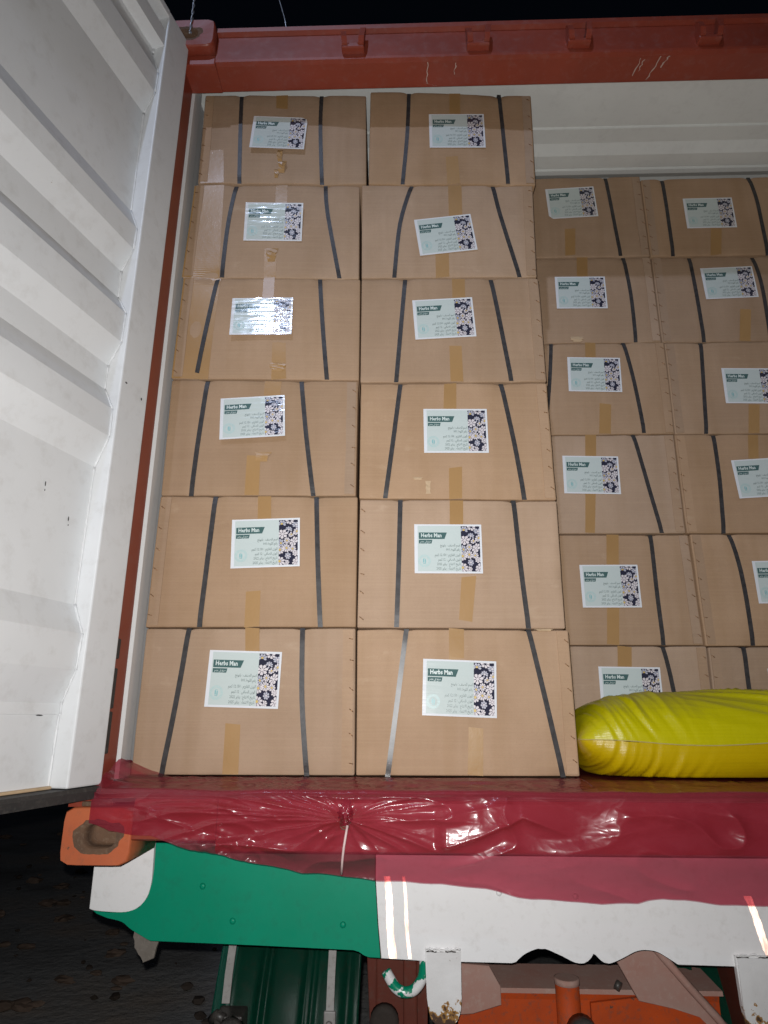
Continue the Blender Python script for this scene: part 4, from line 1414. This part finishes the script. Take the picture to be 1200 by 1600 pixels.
def crease_h(x, z):
    h = 0
    for x0, z0, x1, z1, a, w in CREASE:
        dx, dz = x1 - x0, z1 - z0
        L2 = dx * dx + dz * dz
        t = ((x - x0) * dx + (z - z0) * dz) / L2
        tc = min(max(t, 0), 1)
        ex, ez = x - x0 - dx * tc, z - z0 - dz * tc
        d = math.sqrt(ex * ex + ez * ez)
        side = (ex * -dz + ez * dx)
        ww = w * (.55 if side > 0 else 1.5)
        if d < ww * 3:
            h += a * math.exp(-d / ww) * (.45 + .55 * math.sin(math.pi * min(max(t, .0), 1)))
    return h


EDGE = [(.195, -.128), (.23, -.127), (.30, -.105), (.395, -.066), (.43, -.078), (.48, -.098), (.53, -.115)]


def smst(a, b, x):
    t = min(max((x - a) / (b - a), 0), 1)
    return t * t * (3 - 2 * t)


def facet(X, z):
    """the big slanting fold right of the knot: film leans out, then tucks back under a bright edge"""
    if X < .185 or X > .54:
        return 0
    w = smst(.195, .225, X) * (1 - smst(.40, .53, X))
    zE = interp(EDGE, X)
    if z >= zE:
        return .026 * w * (1 - (z - zE) / (-.02 - zE)) if z < -.02 else 0
    return .026 * w * math.exp((z - zE) / .010)


rg = random.Random(6)
GATHER = []
for a, ln, amp in [(178, .36, .011), (172, .30, .009), (165, .22, .008), (158, .16, .007), (148, .10, .006), (184, .26, .010), (191, .20, .010), (200, .15, .008), (212, .12, .008), (228, .09, .006), (6, .24, .011), (14, .17, .008), (26, .10, .006), (-3, .22, .010), (-11, .16, .008),
                   (-20, .16, .013), (-31, .14, .009), (-44, .10, .007), (-60, .08, .005), (60, .05, .005), (85, .045, .005), (112, .05, .005), (130, .06, .005)]:
    a = math.radians(a + rg.uniform(-2, 2))
    GATHER.append((math.cos(a), math.sin(a), amp * 1.8, rg.uniform(.0045, .008), ln * 1.45))

bm = bmesh.new()
NX = 860
VF, VE, VH = 30, 7, 88
g = []
X0, X1 = -.592, 1.72
for i in range(NX + 1):
    X = X0 + (X1 - X0) * i / NX
    zb = interp(BOTZ, X) + .003 * noise.noise(Vector((X * 14, 0, 5)))
    yb = interp(BOTY, X)
    colv = []
    ydeep = .02 if X < .58 else .40
    ze = -.013 - .005 * noise.noise(Vector((X * 5, 3, 1)))      # height of the drooping front fold
    for k in range(VF):
        f = k / VF
        y = ydeep + (-.188 - ydeep) * f
        nz = noise.noise(Vector((X * 9 + y * 6, y * 16, 2)))
        wv = noise.noise(Vector((X * 4, y * 4, 6)))
        rid = (1 - abs(noise.noise(Vector((X * 8 - y * 26 + wv, y * 5, 8)))) * 2.4)
        rid2 = (1 - abs(noise.noise(Vector((X * 13 + y * 34 + wv * 2, y * 5, 18)))) * 2.6)
        droop = smst(-.06, -.19, y) if y < -.06 else 0
        z = -.003 + (ze + .003) * droop + (.002 * nz + .0035 * max(0, rid) ** 2 + .0025 * max(0, rid2) ** 2) * (smst(.02, -.07, y) if X < .58 else smst(.0, -.08, y))
        if X < -.47:      # corner climbs the lining beside the box
            k2 = min(1, (-.47 - X) / .13)
            if y < .0: z += .040 * k2 ** 1.6 * min(1, (y + .2) / .12) + .006 * k2 * (1 + nz)
        colv.append((X, y, z))
    for k in range(VE):
        a = math.pi / 2 * k / VE
        rr = .012
        colv.append((X, -.190 - rr * math.sin(a) - .004, ze - rr * (1 - math.cos(a)) + .002 * noise.noise(Vector((X * 16, 0, 3)))))
    for k in range(VH + 1):
        f = k / VH
        z0 = ze - .012
        z = z0 + (zb - z0) * f
        dx, dz = X - KN.x, z - KN.y
        r = math.hypot(dx, dz * 1.2)
        th = math.atan2(dz, dx)
        # hang straight, then drift in under the sill
        zi = -.132
        y = -.207
        if zb < zi - .01 and z < zi:
            y += (yb + .207) * smst(0, 1, (zi - z) / (zi - zb))
        lo = smst(zi + .02, zi - .03, z)
        # gathers running out from the knot
        if r < .52:
            for gx, gz, ga, gw, gl in GATHER:
                t = dx * gx + dz * gz
                if t <= 0 or t > gl: continue
                p = dx * gz - dz * gx + .006 * noise.noise(Vector((t * 14, gx * 9, gz * 9))) * min(1, t / .05)
                w2 = gw * (.6 + 2.2 * t / gl)
                q = p / (w2 * (.5 if p > 0 else 1.2))
                if abs(q) < 4:
                    y -= ga * math.exp(-abs(q) ** 1.05) * (1 - t / gl) ** .8 * min(1, t / .012)
        y += .010 * math.exp(-(r / .018) ** 2)
        # slack folds
        w = noise.noise(Vector((X * 2.6, z * 4, 11)))
        ridge = 1 - 2 * abs(noise.noise(Vector((X * 3.6 + w * 1.4, z * 12 + X * 1.8 + w, 4))))
        y -= .012 * max(0, 1.6 * ridge - .6) ** 1.3 + .006 * noise.noise(Vector((X * 2.3, z * 4, 17)))
        ridge2 = 1 - 2 * abs(noise.noise(Vector((X * 9 + w * 3, z * 24, 14))))
        patch = max(0, noise.noise(Vector((X * 3.3 + 4, z * 3, 23))) + .12)
        y -= .006 * max(0, 1.6 * ridge2 - .6) ** 1.2 * patch * 2.4
        if X < -.17:       # crumpled hem near the fitting
            cw = smst(-.17, -.21, X) * smst(-.40, -.33, X) * smst(.5, .75, f)
            y -= (.010 * noise.noise(Vector((X * 30 + z * 20, z * 40, 2))) + .004 * noise.noise(Vector((X * 70, z * 80 - X * 20, 5)))) * cw
        y -= crease_h(X, z) * .8
        y -= facet(X, z)
        zz = z
        if X < -.575:
            zz += .022 * (-.575 - X) / .07 * (1 - f)
        lim = -.2025 if z > -.152 else -.035
        colv.append((X, min(y, lim), zz))
    g.append([bm.verts.new(p) for p in colv])
for i in range(NX):
    for k in range(len(g[0]) - 1):
        f = bm.faces.new((g[i][k], g[i + 1][k], g[i + 1][k + 1], g[i][k + 1]))
        f.smooth = True
sheet = obj('plastic_sheet', bm, M['sheet'])
tag(sheet, 'wrinkled see-through red plastic sheet hanging over the container sill', 'plastic sheet')

bm = bmesh.new()
r_ = bmesh.ops.create_icosphere(bm, subdivisions=4, radius=.017)
for v in r_['verts']:
    c = v.co.copy()
    q = 1 + .55 * (1 - 2 * abs(noise.noise(Vector((math.atan2(c.z, c.x) * 2.2, c.y * 40, 4))))) + .3 * noise.noise(c * 90)
    v.co = Vector((-.002 + c.x * .75 * q, -.214 + c.y * .55 * q, -.060 + c.z * 1.15 * q))
for f in bm.faces: f.smooth = True
obj('gathered_knot', bm, M['sheet'], sheet)

# string tied round the gathered film
kn = empty('tie_string', (-.002, -.225, -.18))
tag(kn, 'pale string tied round the gathers of the red plastic sheet', 'string')
bm = bmesh.new()
bm_tube(bm, [(.003, -.2245, -.085), (.000, -.229, -.105), (-.004, -.228, -.13), (-.007, -.222, -.155), (-.010, -.205, -.187)], .0028, 8)
obj('string_end', bm, M['string'], kn, (.002, .225, .18))
bm = bmesh.new()
for rr in range(3):
    bm_tube(bm, [(-.003 + .010 * math.cos(a * .7), -.219 - .003 * rr + .002 * math.sin(a), -.074 + .010 * math.sin(a * .7) - rr * .005) for a in range(10)], .0016, 6)
obj('string_knot', bm, M['rust'], kn, (.002, .225, .18))

# ------------------------------------------------------------------ yellow woven sack
SC = Vector((1.025, .150, .0))
sk = empty('yellow_sack', SC)
tag(sk, 'full yellow woven plastic sack lying on the red sheet beside the boxes', 'sack')


def sack_half(top):
    bm = bmesh.new()
    nu, nv = 230, 90
    L, Wd = .432, .218
    rows = []
    for i in range(nu + 1):
        a = -1 + 2 * i / nu
        u = math.sin(a * math.pi / 2)
        row = []
        for j in range(nv + 1):
            b = -1 + 2 * j / nv
            v = math.sin(b * math.pi / 2)
            # plan: rounded rectangle, corners drawn out a little
            k = (1 - abs(u) ** 9) ** .30
            x = u * L * (1 + .02 * abs(v) ** 3)
            y = v * Wd * (.70 + .30 * k)
            e = max(0., (1 - abs(u) ** 4.2)) ** .5 * max(0., (1 - abs(v) ** 2.5)) ** .5
            zs = .088 + .012 * u * 0 - .012 * (1 - abs(v)) + .006 * math.sin(u * 5)
            if top:
                z = zs + .142 * e - .012 * e * (u + .45) ** 2
                nrm = 1
            else:
                z = max(zs - .115 * e ** .8, .005)
                nrm = -1
            # gathers near the tied left end and long drag folds over the top
            dl = (u + 1) * L
            wv = noise.noise(Vector((x * 5, z * 6, 3)))
            q = (z - .088) * (1 if top else 1)
            g1 = 1 - 2 * abs(noise.noise(Vector((x * 15 + q * (5 if top else -9) + wv * .9, y * 2.4, 2))))
            g3 = 1 - 2 * abs(noise.noise(Vector((x * 30 + q * (9 if top else -16) + wv * 1.5, y * 3.2, 12))))
            g5 = 1 - 2 * abs(noise.noise(Vector((x * 52 + q * (14 if top else -22) + wv * 2, y * 4, 22))))
            amp = .010 * math.exp(-((dl - .12) / .13) ** 2)
            fr = min(1, max(0, -v * 1.6 + .3))
            g2 = 1 - 2 * abs(noise.noise(Vector((x * 5.5 + z * 26 + y * 9, y * 3 - x * 2, 6))))
            g4 = 1 - 2 * abs(noise.noise(Vector((x * 8 + z * 30 + y * 10, y * 4, 16))))
            amp2 = .012 * min(1, max(0, (u + .45) * 1.6)) * (1 if top else .35)
            d = (.7 * max(0, g1) ** 2 + .9 * max(0, 1.7 * g3 - .7) ** 1.3 + .5 * max(0, 1.7 * g5 - .7) ** 1.3) * amp * fr + (max(0, 1.5 * g2 - .5) ** 1.5 + .5 * max(0, 1.6 * g4 - .6) ** 1.4) * amp2 * e + .006 * noise.noise(Vector((x * 4, y * 5, 9))) * e
            d *= .25 + .75 * min(1, e * 2.2)
            n = Vector((u * .25, v * .8, nrm * (.35 + e))).normalized()
            p = Vector((x, y, z)) + n * d
            if not top: p.z = max(p.z, .0045)
            row.append(bm.verts.new(p))
        rows.append(row)
    for i in range(nu):
        for j in range(nv):
            f = bm.faces.new((rows[i][j], rows[i + 1][j], rows[i + 1][j + 1], rows[i][j + 1]))
            f.smooth = True
    bmesh.ops.remove_doubles(bm, verts=bm.verts, dist=.0002)
    return bm, [tuple(rows[i][0].co) for i in range(nu + 1) if rows[i][0].is_valid]


bmt, edge = sack_half(True)
edge = [tuple(p) for p in edge]
obj('upper_side', bmt, M['sackg'], sk)
bmb, _ = sack_half(False)
obj('lower_side', bmb, M['sack'], sk)
bm = bmesh.new()
bm_tube(bm, [(x, y - .0005, z) for x, y, z in edge], .0016, 6)
obj('seam', bm, M['seam'], sk)

# ------------------------------------------------------------------ wires at the top
w1 = empty('twisted_wire', (-.578, -.19, 2.34))
tag(w1, 'twisted galvanised wire looped through the upper corner fitting', 'wire')
for ph in (0, math.pi):
    bm = bmesh.new()
    pts = []
    for k in range(60):
        f = k / 59
        z = .005 + f * .55
        pts.append((-.006 * f * 4 + .003 * math.cos(f * 55 + ph) + .01 * math.sin(f * 3), -.012 + .003 * math.sin(f * 55 + ph), z))
    bm_tube(bm, pts, .0022, 6)
    obj('wire_strand', bm, M['wire'], w1)
bm = bmesh.new()
bm_tube(bm, [(-.309 - .05, -.10, 2.83), (-.309, -.10, 2.633), (-.285, -.10, 2.54), (-.262, -.10, 2.405)], .0022, 6)
w2 = obj('thin_wire', bm, M['wire'])
tag(w2, 'thin loose wire standing up behind the red header beam', 'wire')
